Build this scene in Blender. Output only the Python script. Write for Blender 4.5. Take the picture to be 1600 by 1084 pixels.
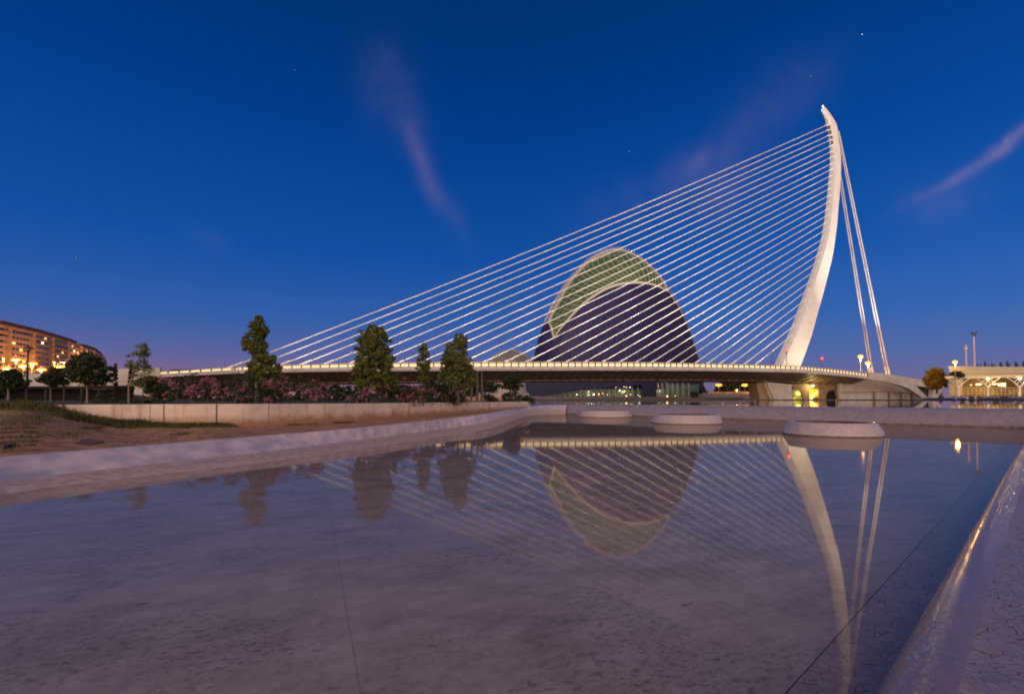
import bpy, math, random
from math import sin, cos, pi, sqrt, atan2, radians
random.seed(7)
S = bpy.context.scene
COL = S.collection
for o in list(bpy.data.objects): bpy.data.objects.remove(o)

# ------------------------------------------------------------------ camera
EYE = 2.0                       # height of the lens above the lower pool
PT = math.atan(0.03)
cam = bpy.data.objects.new('camera', bpy.data.cameras.new('camera'))
COL.objects.link(cam); S.camera = cam
cam.location = (0, 0, EYE); cam.rotation_euler = (pi/2 + PT, 0, 0)
cam.data.sensor_width = 36; cam.data.lens = 36*780/1600
cam.data.shift_y = 56/1600
cam.data.clip_start = 0.05; cam.data.clip_end = 12000
S.render.resolution_x = 1024; S.render.resolution_y = 693
S.view_settings.view_transform = 'Standard'; S.view_settings.look = 'None'
S.render.engine = 'CYCLES'; S.cycles.pixel_filter_type = 'BLACKMAN_HARRIS'; S.cycles.filter_width = 1.9
S.view_settings.exposure = 0.0; S.view_settings.gamma = 1.0

def lin(r, g, b):
    f = lambda c: ((c/255+0.055)/1.055)**2.4 if c > 10 else c/255/12.92
    return (f(r), f(g), f(b), 1)

# ------------------------------------------------------------------ world (dusk sky)
W = bpy.data.worlds.new('World'); S.world = W; W.use_nodes = True
nt = W.node_tree; nt.nodes.clear()
def N(t, k, **kw):
    n = t.nodes.new(k)
    for a, v in kw.items(): setattr(n, a, v)
    return n
def math_(t, op, a, b=None, c=None, clamp=False):
    n = N(t, 'ShaderNodeMath', operation=op); n.use_clamp = clamp
    for i, v in enumerate((a, b, c)):
        if v is None: continue
        if isinstance(v, (int, float)): n.inputs[i].default_value = v
        else: t.links.new(v, n.inputs[i])
    return n.outputs[0]
def ramp(t, fac, stops, interp='LINEAR'):
    n = N(t, 'ShaderNodeValToRGB'); n.color_ramp.interpolation = interp
    el = n.color_ramp.elements
    el[0].position, el[0].color = stops[0]; el[1].position, el[1].color = stops[-1]
    for p, c in stops[1:-1]:
        e = el.new(p); e.color = c
    t.links.new(fac, n.inputs[0]); return n.outputs[0]
def mixc(t, fac, a, b, mode='MIX'):
    n = N(t, 'ShaderNodeMix', data_type='RGBA', blend_type=mode)
    for i, v in ((0, fac), (6, a), (7, b)):
        if isinstance(v, (int, float)): n.inputs[i].default_value = v
        elif isinstance(v, tuple): n.inputs[i].default_value = v
        else: t.links.new(v, n.inputs[i])
    return n.outputs[2]
tc = N(nt, 'ShaderNodeTexCoord'); sx = N(nt, 'ShaderNodeSeparateXYZ')
nt.links.new(tc.outputs['Generated'], sx.inputs[0])
X_, Y_, Z_ = sx.outputs
front = ramp(nt, Z_, [(0.0, lin(116, 98, 120)), (0.03, lin(100, 98, 140)), (0.075, lin(78, 99, 158)), (0.14, lin(50, 94, 166)),
                      (0.26, lin(20, 80, 160)), (0.42, lin(4, 65, 143)), (0.58, lin(1, 53, 119)), (0.75, lin(1, 44, 102)), (1, lin(2, 32, 80))])
# afterglow of the sunset behind the photographer
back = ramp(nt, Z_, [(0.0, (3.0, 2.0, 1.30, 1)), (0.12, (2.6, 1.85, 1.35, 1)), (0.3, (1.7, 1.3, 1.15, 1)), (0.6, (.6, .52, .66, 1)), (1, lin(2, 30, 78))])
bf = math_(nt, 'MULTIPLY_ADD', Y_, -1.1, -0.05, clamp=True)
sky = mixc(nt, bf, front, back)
# paler towards the right, warm haze towards the left horizon
rt = math_(nt, 'MULTIPLY_ADD', X_, 0.35, 0.0, clamp=True)
sky = mixc(nt, rt, sky, mixc(nt, 1.0, sky, (1.9, 1.7, 1.5, 1), 'MULTIPLY'))
hz = math_(nt, 'MULTIPLY', math_(nt, 'POWER', math_(nt, 'SUBTRACT', 1.0, math_(nt, 'ABSOLUTE', Z_)), 26.0), math_(nt, 'MULTIPLY_ADD', X_, -0.7, 0.16, clamp=True))
sky = mixc(nt, hz, sky, lin(205, 122, 110))
# thin pink cirrus streaks, each along its own arc of the sky
def skydir(px, py):
    v = (px-800)/780; w = (598-py)/780
    d = (v, cos(PT)-w*sin(PT), w*cos(PT)+sin(PT)); l = sqrt(sum(c*c for c in d))
    return tuple(c/l for c in d)
def cross(a, b): return (a[1]*b[2]-a[2]*b[1], a[2]*b[0]-a[0]*b[2], a[0]*b[1]-a[1]*b[0])
def nrm(a):
    l = sqrt(sum(c*c for c in a)); return tuple(c/l for c in a)
def vdot(v):
    n = N(nt, 'ShaderNodeVectorMath', operation='DOT_PRODUCT'); nt.links.new(wv, n.inputs[0]); n.inputs[1].default_value = v
    return n.outputs['Value']
no = N(nt, 'ShaderNodeTexNoise'); no.inputs['Scale'].default_value = 3.0; no.inputs['Detail'].default_value = 5
nt.links.new(tc.outputs['Generated'], no.inputs['Vector'])
wa = N(nt, 'ShaderNodeVectorMath', operation='MULTIPLY_ADD'); nt.links.new(no.outputs['Color'], wa.inputs[0])
wa.inputs[1].default_value = (.16, .16, .16); nt.links.new(tc.outputs['Generated'], wa.inputs[2])
wb = N(nt, 'ShaderNodeVectorMath', operation='SUBTRACT'); nt.links.new(wa.outputs[0], wb.inputs[0]); wb.inputs[1].default_value = (.08, .08, .08)
wv = wb.outputs[0]
n2 = N(nt, 'ShaderNodeTexNoise'); n2.inputs['Scale'].default_value = 13; n2.inputs['Detail'].default_value = 9; n2.inputs['Roughness'].default_value = .62
mp = N(nt, 'ShaderNodeMapping'); mp.inputs['Scale'].default_value = (1, 1, 0.45); nt.links.new(wv, mp.inputs[0]); nt.links.new(mp.outputs[0], n2.inputs['Vector'])
tex = math_(nt, 'MULTIPLY_ADD', n2.outputs[0], 2.6, -0.75, clamp=True)
tot = None
for (a, b, wd, st) in [((590, 60), (650, 235), .055, .22), ((640, 200), (712, 362), .022, .42), ((1035, 300), (1270, 80), .045, .24),
                       ((1045, 255), (1110, 215), .03, .22), ((1440, 305), (1900, 20), .012, 1.25), ((900, 335), (1110, 285), .05, .16), ((1090, 330), (1180, 250), .06, .28),
                       ((300, 350), (380, 372), .02, .12), ((1380, 350), (1560, 300), .05, .18)]:
    A = skydir(*a); B = skydir(*b); n_ = nrm(cross(A, B)); m = nrm(tuple(A[i]+B[i] for i in range(3)))
    tg = nrm(cross(n_, m)); hl = sqrt(sum((A[i]-B[i])**2 for i in range(3)))/2
    da = math_(nt, 'DIVIDE', vdot(n_), wd); dl = math_(nt, 'DIVIDE', vdot(tg), hl*1.1)
    q = math_(nt, 'ADD', math_(nt, 'MULTIPLY', da, da), math_(nt, 'POWER', math_(nt, 'ABSOLUTE', dl), 3.0))
    g = math_(nt, 'MULTIPLY', math_(nt, 'EXPONENT', math_(nt, 'MULTIPLY', q, -1.6)), st)
    g = math_(nt, 'MULTIPLY', g, math_(nt, 'GREATER_THAN', vdot(m), 0.3))
    tot = g if tot is None else math_(nt, 'ADD', tot, g)
cl = math_(nt, 'MULTIPLY', math_(nt, 'MULTIPLY', tot, .40), tex, clamp=True)
sky = mixc(nt, cl, sky, lin(160, 135, 172))
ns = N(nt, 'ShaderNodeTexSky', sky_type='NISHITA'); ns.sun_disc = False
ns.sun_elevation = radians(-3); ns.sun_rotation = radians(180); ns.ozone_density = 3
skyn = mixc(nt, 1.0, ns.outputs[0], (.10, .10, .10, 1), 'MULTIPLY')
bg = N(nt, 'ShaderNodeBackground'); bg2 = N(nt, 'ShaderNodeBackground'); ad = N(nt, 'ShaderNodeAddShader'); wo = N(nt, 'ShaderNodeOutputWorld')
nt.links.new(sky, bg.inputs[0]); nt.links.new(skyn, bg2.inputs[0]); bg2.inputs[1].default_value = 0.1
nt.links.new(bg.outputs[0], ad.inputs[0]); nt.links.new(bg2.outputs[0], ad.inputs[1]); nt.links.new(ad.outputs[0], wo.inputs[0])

# the last light of the set sun, very soft, from behind the photographer
sl = bpy.data.lights.new('sun', 'SUN'); sl.energy = 0.8; sl.angle = radians(40); sl.color = (1, .66, .46)
so = bpy.data.objects.new('sun', sl); COL.objects.link(so); so.rotation_euler = (radians(62), 0, radians(-18))

# ------------------------------------------------------------------ photograph geometry -> world
def ray(px, py):
    v = (px-800)/780; w = (598-py)/780
    f = cos(PT)-w*sin(PT); u = w*cos(PT)+sin(PT)
    return v/f, u/f
def U(px, py, Y):
    a, s = ray(px, py); return (a*Y, Y, EYE+s*Y)
def G(px, py, z):
    a, s = ray(px, py); Y = (z-EYE)/s; return (a*Y, Y, z)
# bridge frame: t along the axis (0 first anchorage, 187 last), d across (negative towards the camera)
P0 = (-80.0, 143.0); AL = sqrt(178**2+57**2); AX = (178/AL, 57/AL); NF = (-57/AL, 178/AL)
def Bw(s, d, z): return (P0[0]+AX[0]*s+NF[0]*d, P0[1]+AX[1]*s+NF[1]*d, z)
def BP(px, py, d):
    a, s = ray(px, py); Y = (d+NF[0]*P0[0]+NF[1]*P0[1])/(NF[0]*a+NF[1]); return (a*Y, Y, EYE+s*Y)
def sd(p): return (AX[0]*(p[0]-P0[0])+AX[1]*(p[1]-P0[1]))
def interp(xs, ys, x):
    if x <= xs[0]: return ys[0]
    for i in range(len(xs)-1):
        if x <= xs[i+1]:
            t = (x-xs[i])/(xs[i+1]-xs[i]); return ys[i]*(1-t)+ys[i+1]*t
    return ys[-1]

# ------------------------------------------------------------------ object helpers
WL = {}
def base_of(p): return WL.get(p.name, (0, 0, 0)) if p else (0, 0, 0)
def tag(o, label=None, cat=None, group=None, kind=None):
    if label: o['label'] = label
    if cat: o['category'] = cat
    if group: o['group'] = group
    if kind: o['kind'] = kind
    return o
def thing(name, label, cat, loc=(0, 0, 0), group=None):
    o = bpy.data.objects.new(name, None); COL.objects.link(o); o.location = loc; o.empty_display_size = .5
    WL[o.name] = tuple(loc); return tag(o, label, cat, group)
class MB:
    def __init__(s): s.v = []; s.f = []
    def quad(s, a, b, c, d):
        i = len(s.v); s.v += [a, b, c, d]; s.f.append((i, i+1, i+2, i+3)); return s
    def poly(s, pts):
        i = len(s.v); s.v += list(pts); s.f.append(tuple(range(i, i+len(pts)))); return s
    def hexa(s, b, t):          # 4 bottom, 4 top corners, counter-clockwise from above
        i = len(s.v); s.v += list(b)+list(t)
        for q in ((3, 2, 1, 0), (4, 5, 6, 7), (0, 1, 5, 4), (1, 2, 6, 5), (2, 3, 7, 6), (3, 0, 4, 7)): s.f.append(tuple(i+k for k in q))
        return s
    def box(s, x0, x1, y0, y1, z0, z1):
        return s.hexa([(x0, y0, z0), (x1, y0, z0), (x1, y1, z0), (x0, y1, z0)], [(x0, y0, z1), (x1, y0, z1), (x1, y1, z1), (x0, y1, z1)])
    def bbox(s, s0, s1, d0, d1, z0, z1):   # box in bridge frame
        return s.hexa([Bw(s0, d0, z0), Bw(s1, d0, z0), Bw(s1, d1, z0), Bw(s0, d1, z0)], [Bw(s0, d0, z1), Bw(s1, d0, z1), Bw(s1, d1, z1), Bw(s0, d1, z1)])
    def loft(s, secs, closed=True, caps=True):
        i = len(s.v); n = len(secs[0])
        for q in secs: s.v += list(q)
        for k in range(len(secs)-1):
            for j in range(n if closed else n-1):
                a = i+k*n+j; b = i+k*n+(j+1) % n; s.f.append((a, b, b+n, a+n))
        if caps and closed:
            s.f.append(tuple(i+j for j in range(n))[::-1]); s.f.append(tuple(i+(len(secs)-1)*n+j for j in range(n)))
        return s
    def tube(s, pts, rad, n=6):
        secs = []
        for k, p in enumerate(pts):
            a = pts[max(k-1, 0)]; b = pts[min(k+1, len(pts)-1)]
            t = nrm((b[0]-a[0], b[1]-a[1], b[2]-a[2])); h = (1, 0, 0) if abs(t[0]) < .8 else (0, 1, 0)
            u = nrm(cross(t, h)); w = cross(t, u); r = rad[k] if isinstance(rad, (list, tuple)) else rad
            secs.append([tuple(p[c]+r*(u[c]*cos(2*pi*j/n)+w[c]*sin(2*pi*j/n)) for c in range(3)) for j in range(n)])
        return s.loft(secs)
    def lathe(s, c, prof, n=48):
        secs = [[(c[0]+r*cos(2*pi*j/n), c[1]+r*sin(2*pi*j/n), z) for j in range(n)] for r, z in prof]
        return s.loft(secs, True, False)
    def ball(s, c, r, n=10, sz=1):
        return s.loft([[(c[0]+r*sin(pi*(k+.01)/(n+.02))*cos(2*pi*j/n), c[1]+r*sin(pi*(k+.01)/(n+.02))*sin(2*pi*j/n), c[2]-sz*r*cos(pi*k/n)) for j in range(n)] for k in range(n+1)])
    def build(s, name, mat, parent=None, smooth=False):
        me = bpy.data.meshes.new(name); o = bpy.data.objects.new(name, me); COL.objects.link(o)
        b = base_of(parent)
        if parent is None:      # origin at the foot of the mesh
            xs = [p[0] for p in s.v]; ys = [p[1] for p in s.v]; zs = [p[2] for p in s.v]
            b = ((min(xs)+max(xs))/2, (min(ys)+max(ys))/2, min(zs)); o.location = b
        me.from_pydata([(p[0]-b[0], p[1]-b[1], p[2]-b[2]) for p in s.v], [], s.f)
        me.materials.append(mat)
        if smooth: me.polygons.foreach_set('use_smooth', [True]*len(me.polygons))
        if parent: o.parent = parent
        WL[o.name] = b
        return o
def sub(parent, mb, name, mat, **k): return mb.build(name, mat, parent, **k)

# ------------------------------------------------------------------ materials
MATS = {}
def M(name, col, rough=.7, col2=None, scale=3.0, bump=0.0, metal=0.0, emit=None, es=0.0, detail=6, lo=.35, hi=.65, stretch=None, spec=.5, coords='Object'):
    if name in MATS: return MATS[name]
    m = bpy.data.materials.new(name); m.use_nodes = True; t = m.node_tree; p = t.nodes['Principled BSDF']; MATS[name] = m
    col = tuple(col[:3])+(1,); p.inputs['Roughness'].default_value = rough; p.inputs['Metallic'].default_value = metal
    p.inputs['Specular IOR Level'].default_value = spec; p.inputs['Base Color'].default_value = col
    if col2 or bump:
        c = N(t, 'ShaderNodeTexCoord'); mpn = N(t, 'ShaderNodeMapping'); t.links.new(c.outputs[coords], mpn.inputs[0])
        if stretch: mpn.inputs['Scale'].default_value = stretch
        n = N(t, 'ShaderNodeTexNoise'); n.inputs['Scale'].default_value = scale; n.inputs['Detail'].default_value = detail
        t.links.new(mpn.outputs[0], n.inputs['Vector'])
        if col2: t.links.new(ramp(t, n.outputs[0], [(lo, col), (hi, tuple(col2[:3])+(1,))]), p.inputs['Base Color'])
        if bump:
            b = N(t, 'ShaderNodeBump'); b.inputs['Strength'].default_value = bump; b.inputs['Distance'].default_value = .05
            t.links.new(n.outputs[0], b.inputs['Height']); t.links.new(b.outputs[0], p.inputs['Normal'])
    if emit:
        p.inputs['Emission Color'].default_value = tuple(emit[:3])+(1,); p.inputs['Emission Strength'].default_value = es
    return m

def tile_mat(name, cell, col, rough=.22, grout=(.05, .04, .045), gw=.05, stain=None, tilt=.10):
    """broken-tile mosaic: voronoi shards, dark joints, each shard tilted a little"""
    m = bpy.data.materials.new(name); m.use_nodes = True; t = m.node_tree; p = t.nodes['Principled BSDF']
    c = N(t, 'ShaderNodeTexCoord')
    v = N(t, 'ShaderNodeTexVoronoi', feature='DISTANCE_TO_EDGE'); v.inputs['Scale'].default_value = 1/cell
    v2 = N(t, 'ShaderNodeTexVoronoi'); v2.inputs['Scale'].default_value = 1/cell
    for q in (v, v2): t.links.new(c.outputs['Object'], q.inputs['Vector'])
    gn = N(t, 'ShaderNodeTexNoise'); gn.inputs['Scale'].default_value = 4; gn.inputs['Detail'].default_value = 4; t.links.new(c.outputs['Object'], gn.inputs['Vector'])
    g = math_(t, 'GREATER_THAN', v.outputs['Distance'], math_(t, 'MULTIPLY', math_(t, 'MULTIPLY_ADD', gn.outputs[0], 3.2, -.75, clamp=True), gw*1.35))
    sp = N(t, 'ShaderNodeSeparateXYZ'); t.links.new(v2.outputs['Color'], sp.inputs[0])
    tone = math_(t, 'MULTIPLY_ADD', sp.outputs[0], .22, .86)
    base = mixc(t, 1.0, tuple(col)+(1,), tone, 'MULTIPLY')
    n = N(t, 'ShaderNodeTexNoise'); n.inputs['Scale'].default_value = 1.3; n.inputs['Detail'].default_value = 7; t.links.new(c.outputs['Object'], n.inputs['Vector'])
    if stain: base = mixc(t, ramp(t, n.outputs[0], [(.42, (0, 0, 0, 1)), (.7, (.75, .75, .75, 1))]), base, tuple(stain)+(1,))
    t.links.new(mixc(t, g, tuple(grout)+(1,), base), p.inputs['Base Color'])
    t.links.new(math_(t, 'MULTIPLY_ADD', g, rough-.8, .8), p.inputs['Roughness'])
    vs = N(t, 'ShaderNodeVectorMath', operation='MULTIPLY_ADD'); t.links.new(v2.outputs['Color'], vs.inputs[0])
    vs.inputs[1].default_value = (tilt*2,)*3; vs.inputs[2].default_value = (-tilt,)*3
    ge = N(t, 'ShaderNodeNewGeometry'); va = N(t, 'ShaderNodeVectorMath', operation='ADD'); t.links.new(ge.outputs['Normal'], va.inputs[0]); t.links.new(vs.outputs[0], va.inputs[1])
    vn = N(t, 'ShaderNodeVectorMath', operation='NORMALIZE'); t.links.new(va.outputs[0], vn.inputs[0])
    b = N(t, 'ShaderNodeBump'); b.inputs['Strength'].default_value = .4; b.inputs['Distance'].default_value = .004
    t.links.new(g, b.inputs['Height']); t.links.new(vn.outputs[0], b.inputs['Normal']); t.links.new(b.outputs[0], p.inputs['Normal'])
    return m

def water_mat(name, rough, wave, tint=(1, 1, 1), gl=(1, 1, 1)):
    m = bpy.data.materials.new(name); m.use_nodes = True; t = m.node_tree; t.nodes.clear()
    o = N(t, 'ShaderNodeOutputMaterial'); g = N(t, 'ShaderNodeBsdfGlossy'); tr = N(t, 'ShaderNodeBsdfTransparent'); mx = N(t, 'ShaderNodeMixShader')
    ge = N(t, 'ShaderNodeNewGeometry'); dt = N(t, 'ShaderNodeVectorMath', operation='DOT_PRODUCT'); t.links.new(ge.outputs['Normal'], dt.inputs[0]); t.links.new(ge.outputs['Incoming'], dt.inputs[1])
    sch = math_(t, 'POWER', math_(t, 'SUBTRACT', 1.0, math_(t, 'ABSOLUTE', dt.outputs['Value'])), 5.0)
    frv = math_(t, 'MULTIPLY_ADD', sch, .98, .02)      # Schlick reflectance of water, the same from above and below
    g.inputs['Roughness'].default_value = rough; tr.inputs[0].default_value = tuple(tint)+(1,); g.inputs[0].default_value = tuple(gl)+(1,)
    c = N(t, 'ShaderNodeTexCoord')
    n = N(t, 'ShaderNodeTexNoise'); n.inputs['Scale'].default_value = 2.2; n.inputs['Detail'].default_value = 3; t.links.new(c.outputs['Object'], n.inputs['Vector'])
    b = N(t, 'ShaderNodeBump'); b.inputs['Strength'].default_value = wave; b.inputs['Distance'].default_value = .004
    t.links.new(n.outputs[0], b.inputs['Height'])
    t.links.new(b.outputs[0], g.inputs['Normal'])
    t.links.new(frv, mx.inputs[0]); t.links.new(tr.outputs[0], mx.inputs[1]); t.links.new(g.outputs[0], mx.inputs[2]); t.links.new(mx.outputs[0], o.inputs[0])
    return m

def floor_mat():
    m = bpy.data.materials.new('pool_floor'); m.use_nodes = True; t = m.node_tree; p = t.nodes['Principled BSDF']
    c = N(t, 'ShaderNodeTexCoord'); mpn = N(t, 'ShaderNodeMapping'); t.links.new(c.outputs['Object'], mpn.inputs[0]); mpn.inputs['Rotation'].default_value = (0, 0, radians(-22))
    def no_(sc, det, st=None, rough=.6):
        n = N(t, 'ShaderNodeTexNoise'); n.inputs['Scale'].default_value = sc; n.inputs['Detail'].default_value = det; n.inputs['Roughness'].default_value = rough
        if st:
            q = N(t, 'ShaderNodeMapping'); q.inputs['Scale'].default_value = st; t.links.new(mpn.outputs[0], q.inputs[0]); t.links.new(q.outputs[0], n.inputs['Vector'])
        else: t.links.new(mpn.outputs[0], n.inputs['Vector'])
        return n.outputs[0]
    base = ramp(t, no_(.35, 7), [(.3, (.37, .31, .265, 1)), (.5, (.42, .355, .315, 1)), (.7, (.48, .41, .375, 1))])
    base = mixc(t, ramp(t, no_(1.6, 8, (1, 2.2, 1), .7), [(.42, (0, 0, 0, 1)), (.66, (.55, .55, .55, 1))]), base, (.58, .51, .485, 1))
    base = mixc(t, ramp(t, no_(.8, 9, (1, 1.6, 1), .75), [(.48, (0, 0, 0, 1)), (.66, (.6, .6, .6, 1))]), base, (.20, .155, .13, 1))
    # fine dark speckle of dried algae, only in patches
    sp = ramp(t, no_(22, 3), [(.60, (0, 0, 0, 1)), (.66, (1, 1, 1, 1))]); pa = ramp(t, no_(.6, 3), [(.52, (0, 0, 0, 1)), (.68, (.8, .8, .8, 1))])
    base = mixc(t, mixc(t, 1.0, sp, pa, 'MULTIPLY'), base, (.035, .026, .026, 1))
    fs = ramp(t, no_(9, 10, (1, 1.5, 1), .8), [(.50, (0, 0, 0, 1)), (.60, (.7, .7, .7, 1))]); fm = ramp(t, no_(.45, 5), [(.47, (0, 0, 0, 1)), (.58, (1, 1, 1, 1))])
    base = mixc(t, mixc(t, 1.0, fs, fm, 'MULTIPLY'), base, (.10, .078, .072, 1))
    fs = ramp(t, no_(14, 8, None, .8), [(.53, (0, 0, 0, 1)), (.62, (.6, .6, .6, 1))]); base = mixc(t, fs, base, (.46, .41, .41, 1))
    # small black blots
    bl = ramp(t, no_(1.9, 4, (1, 2, 1)), [(.70, (0, 0, 0, 1)), (.72, (.7, .7, .7, 1))])
    base = mixc(t, bl, base, (.03, .025, .028, 1))
    # long scratches
    sc = N(t, 'ShaderNodeTexVoronoi', feature='DISTANCE_TO_EDGE'); sc.inputs['Scale'].default_value = .45
    wn = N(t, 'ShaderNodeTexNoise'); wn.inputs['Scale'].default_value = .8; t.links.new(mpn.outputs[0], wn.inputs['Vector'])
    wm = N(t, 'ShaderNodeVectorMath', operation='MULTIPLY_ADD'); t.links.new(wn.outputs['Color'], wm.inputs[0]); wm.inputs[1].default_value = (.5, .5, .5); t.links.new(mpn.outputs[0], wm.inputs[2])
    t.links.new(wm.outputs[0], sc.inputs['Vector'])
    crk = math_(t, 'MULTIPLY', math_(t, 'LESS_THAN', sc.outputs[0], .004), ramp(t, no_(.9, 2), [(.55, (0, 0, 0, 1)), (.65, (.3, .3, .3, 1))]))
    base = mixc(t, crk, base, (.07, .055, .055, 1))
    # casting joints of the slab
    sx_ = N(t, 'ShaderNodeSeparateXYZ'); t.links.new(mpn.outputs[0], sx_.inputs[0])
    def joint(o_, per, off, w):
        fr = math_(t, 'FRACT', math_(t, 'DIVIDE', math_(t, 'ADD', o_, off), per))
        return math_(t, 'LESS_THAN', math_(t, 'ABSOLUTE', math_(t, 'SUBTRACT', fr, .5)), w/per)
    j = math_(t, 'MAXIMUM', joint(sx_.outputs[0], 6.0, 3.0, .007), joint(sx_.outputs[1], 7.5, 4.9, .007))
    base = mixc(t, math_(t, 'MULTIPLY', j, .28), base, (.06, .045, .045, 1))
    t.links.new(base, p.inputs['Base Color']); p.inputs['Roughness'].default_value = .85
    return m

def wallconc():
    """board-marked concrete with rust streaks from the top and a stained foot (object z from the foot)"""
    m = bpy.data.materials.new('planter_concrete'); m.use_nodes = True; t = m.node_tree; p = t.nodes['Principled BSDF']
    c = N(t, 'ShaderNodeTexCoord'); sp = N(t, 'ShaderNodeSeparateXYZ'); t.links.new(c.outputs['Object'], sp.inputs[0])
    def no_(sc, det, st):
        n = N(t, 'ShaderNodeTexNoise'); n.inputs['Scale'].default_value = sc; n.inputs['Detail'].default_value = det
        q = N(t, 'ShaderNodeMapping'); q.inputs['Scale'].default_value = st; t.links.new(c.outputs['Object'], q.inputs[0]); t.links.new(q.outputs[0], n.inputs['Vector']); return n.outputs[0]
    base = ramp(t, no_(.8, 7, (1, 1, 1)), [(.3, (.54, .43, .34, 1)), (.7, (.76, .62, .51, 1))])
    st = ramp(t, no_(2.0, 5, (1, 1, .12)), [(.56, (0, 0, 0, 1)), (.72, (.7, .7, .7, 1))])
    base = mixc(t, st, base, (.34, .20, .08, 1))
    ft = math_(t, 'MULTIPLY_ADD', sp.outputs[2], -2.2, 1.55); ft = math_(t, 'ADD', ft, math_(t, 'MULTIPLY_ADD', no_(1.5, 5, (1, 1, 1)), 1.6, -.8), clamp=True)
    base = mixc(t, math_(t, 'MULTIPLY', ft, .85), base, (.30, .15, .06, 1))
    hol = N(t, 'ShaderNodeTexVoronoi'); hol.inputs['Scale'].default_value = .8; t.links.new(c.outputs['Object'], hol.inputs['Vector'])
    base = mixc(t, math_(t, 'LESS_THAN', hol.outputs['Distance'], .07), base, (.05, .04, .03, 1))
    t.links.new(base, p.inputs['Base Color']); p.inputs['Roughness'].default_value = .9
    b = N(t, 'ShaderNodeBump'); b.inputs['Strength'].default_value = .4; b.inputs['Distance'].default_value = .02; t.links.new(no_(9, 6, (1, 1, 1)), b.inputs['Height']); t.links.new(b.outputs[0], p.inputs['Normal'])
    return m

def leaf_mat(name, c1, c2):
    m = bpy.data.materials.new(name); m.use_nodes = True; t = m.node_tree; p = t.nodes['Principled BSDF']
    g = N(t, 'ShaderNodeNewGeometry')
    t.links.new(ramp(t, g.outputs['Random Per Island'], [(0, tuple(c1)+(1,)), (1, tuple(c2)+(1,))]), p.inputs['Base Color'])
    p.inputs['Roughness'].default_value = .55
    tl = N(t, 'ShaderNodeBsdfTranslucent'); t.links.new(ramp(t, g.outputs['Random Per Island'], [(0, tuple(c1)+(1,)), (1, tuple(c2)+(1,))]), tl.inputs[0])
    mx = N(t, 'ShaderNodeMixShader'); mx.inputs[0].default_value = .3; o = t.nodes['Material Output']
    t.links.new(p.outputs[0], mx.inputs[1]); t.links.new(tl.outputs[0], mx.inputs[2]); t.links.new(mx.outputs[0], o.inputs[0])
    return m

m_white = M('painted_steel', (.78, .76, .72), .45, (.70, .68, .64), .4)
m_deckside = M('pale_fascia', (.62, .58, .57), .5, (.52, .48, .47), .3)
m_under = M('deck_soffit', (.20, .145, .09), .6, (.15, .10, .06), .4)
m_rib = M('soffit_rib', (.24, .18, .12), .6)
m_asphalt = M('asphalt', (.05, .05, .05), .85, (.07, .07, .07), 4)
m_conc = M('white_concrete', (.52, .48, .44), .7, (.40, .365, .33), .35, .1, detail=10)
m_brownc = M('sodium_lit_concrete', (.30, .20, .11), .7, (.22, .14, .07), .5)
m_dark = M('dark_metal', (.02, .02, .022), .5)
m_tile = tile_mat('mosaic_white_tile', .075, (.29, .245, .26), gw=.022, grout=(.10, .075, .075), stain=(.36, .26, .22), tilt=.04, rough=.35)
m_tile_far = tile_mat('mosaic_wall_tile', .16, (.31, .27, .30), rough=.07, gw=.03, grout=(.25, .22, .24), tilt=.11)
m_tile_ring = tile_mat('mosaic_ring_tile', .12, (.47, .40, .41), rough=.25, gw=.03, grout=(.4, .34, .33), tilt=.05, stain=(.45, .38, .34))
m_tile_wet = tile_mat('mosaic_wet_tile', .10, (.42, .34, .30), rough=.7, gw=.022, grout=(.19, .14, .13), tilt=.02)
m_floor = floor_mat()
m_bank = M('pale_bank_plaster', (.64, .54, .53), .75, (.36, .33, .41), 1.8, .25, detail=12, lo=.34, hi=.66)
m_shelf = M('stained_shelf', (.54, .44, .37), .8, (.37, .29, .25), 5, .5, detail=12, lo=.36, hi=.66, stretch=(1, 1, 1))
m_soil = M('bare_soil', (.52, .27, .12), .95, (.22, .105, .046), 1.7, 1.0, detail=15, lo=.36, hi=.66)
m_grassg = M('park_turf', (.030, .042, .012), .95, (.06, .055, .02), .6)
m_plaza = M('plaza_paving', (.10, .085, .085), .8, (.07, .06, .06), .2)
m_trunk = M('bark', (.13, .10, .075), .9, (.07, .055, .04), 4)
m_stake = M('pale_trunk', (.26, .21, .17), .9, (.18, .14, .11), 4)
m_leaf = leaf_mat('plane_leaves', (.055, .08, .014), (.23, .25, .05))
m_leafd = leaf_mat('dark_leaves', (.014, .026, .008), (.065, .085, .022))
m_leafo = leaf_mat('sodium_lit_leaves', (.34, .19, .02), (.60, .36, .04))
m_bushl = leaf_mat('oleander_leaves', (.018, .03, .012), (.07, .08, .03))
m_flower = leaf_mat('oleander_blossom', (.36, .08, .15), (.68, .30, .38))
m_grass = leaf_mat('grass_blades', (.03, .04, .008), (.12, .11, .03))
m_lamp_o = M('sodium_lamp', (1, .6, .2), .5, emit=(1.0, .27, .025), es=3.2)
m_lamp_w = M('white_lamp', (1, 1, .9), .5, emit=(1.0, .82, .5), es=6)
m_red = M('red_lamp', (.8, .05, .05), .5, emit=(1, .04, .03), es=12)
m_redbody = M('signal_red_body', (.25, .02, .02), .5)

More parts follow.
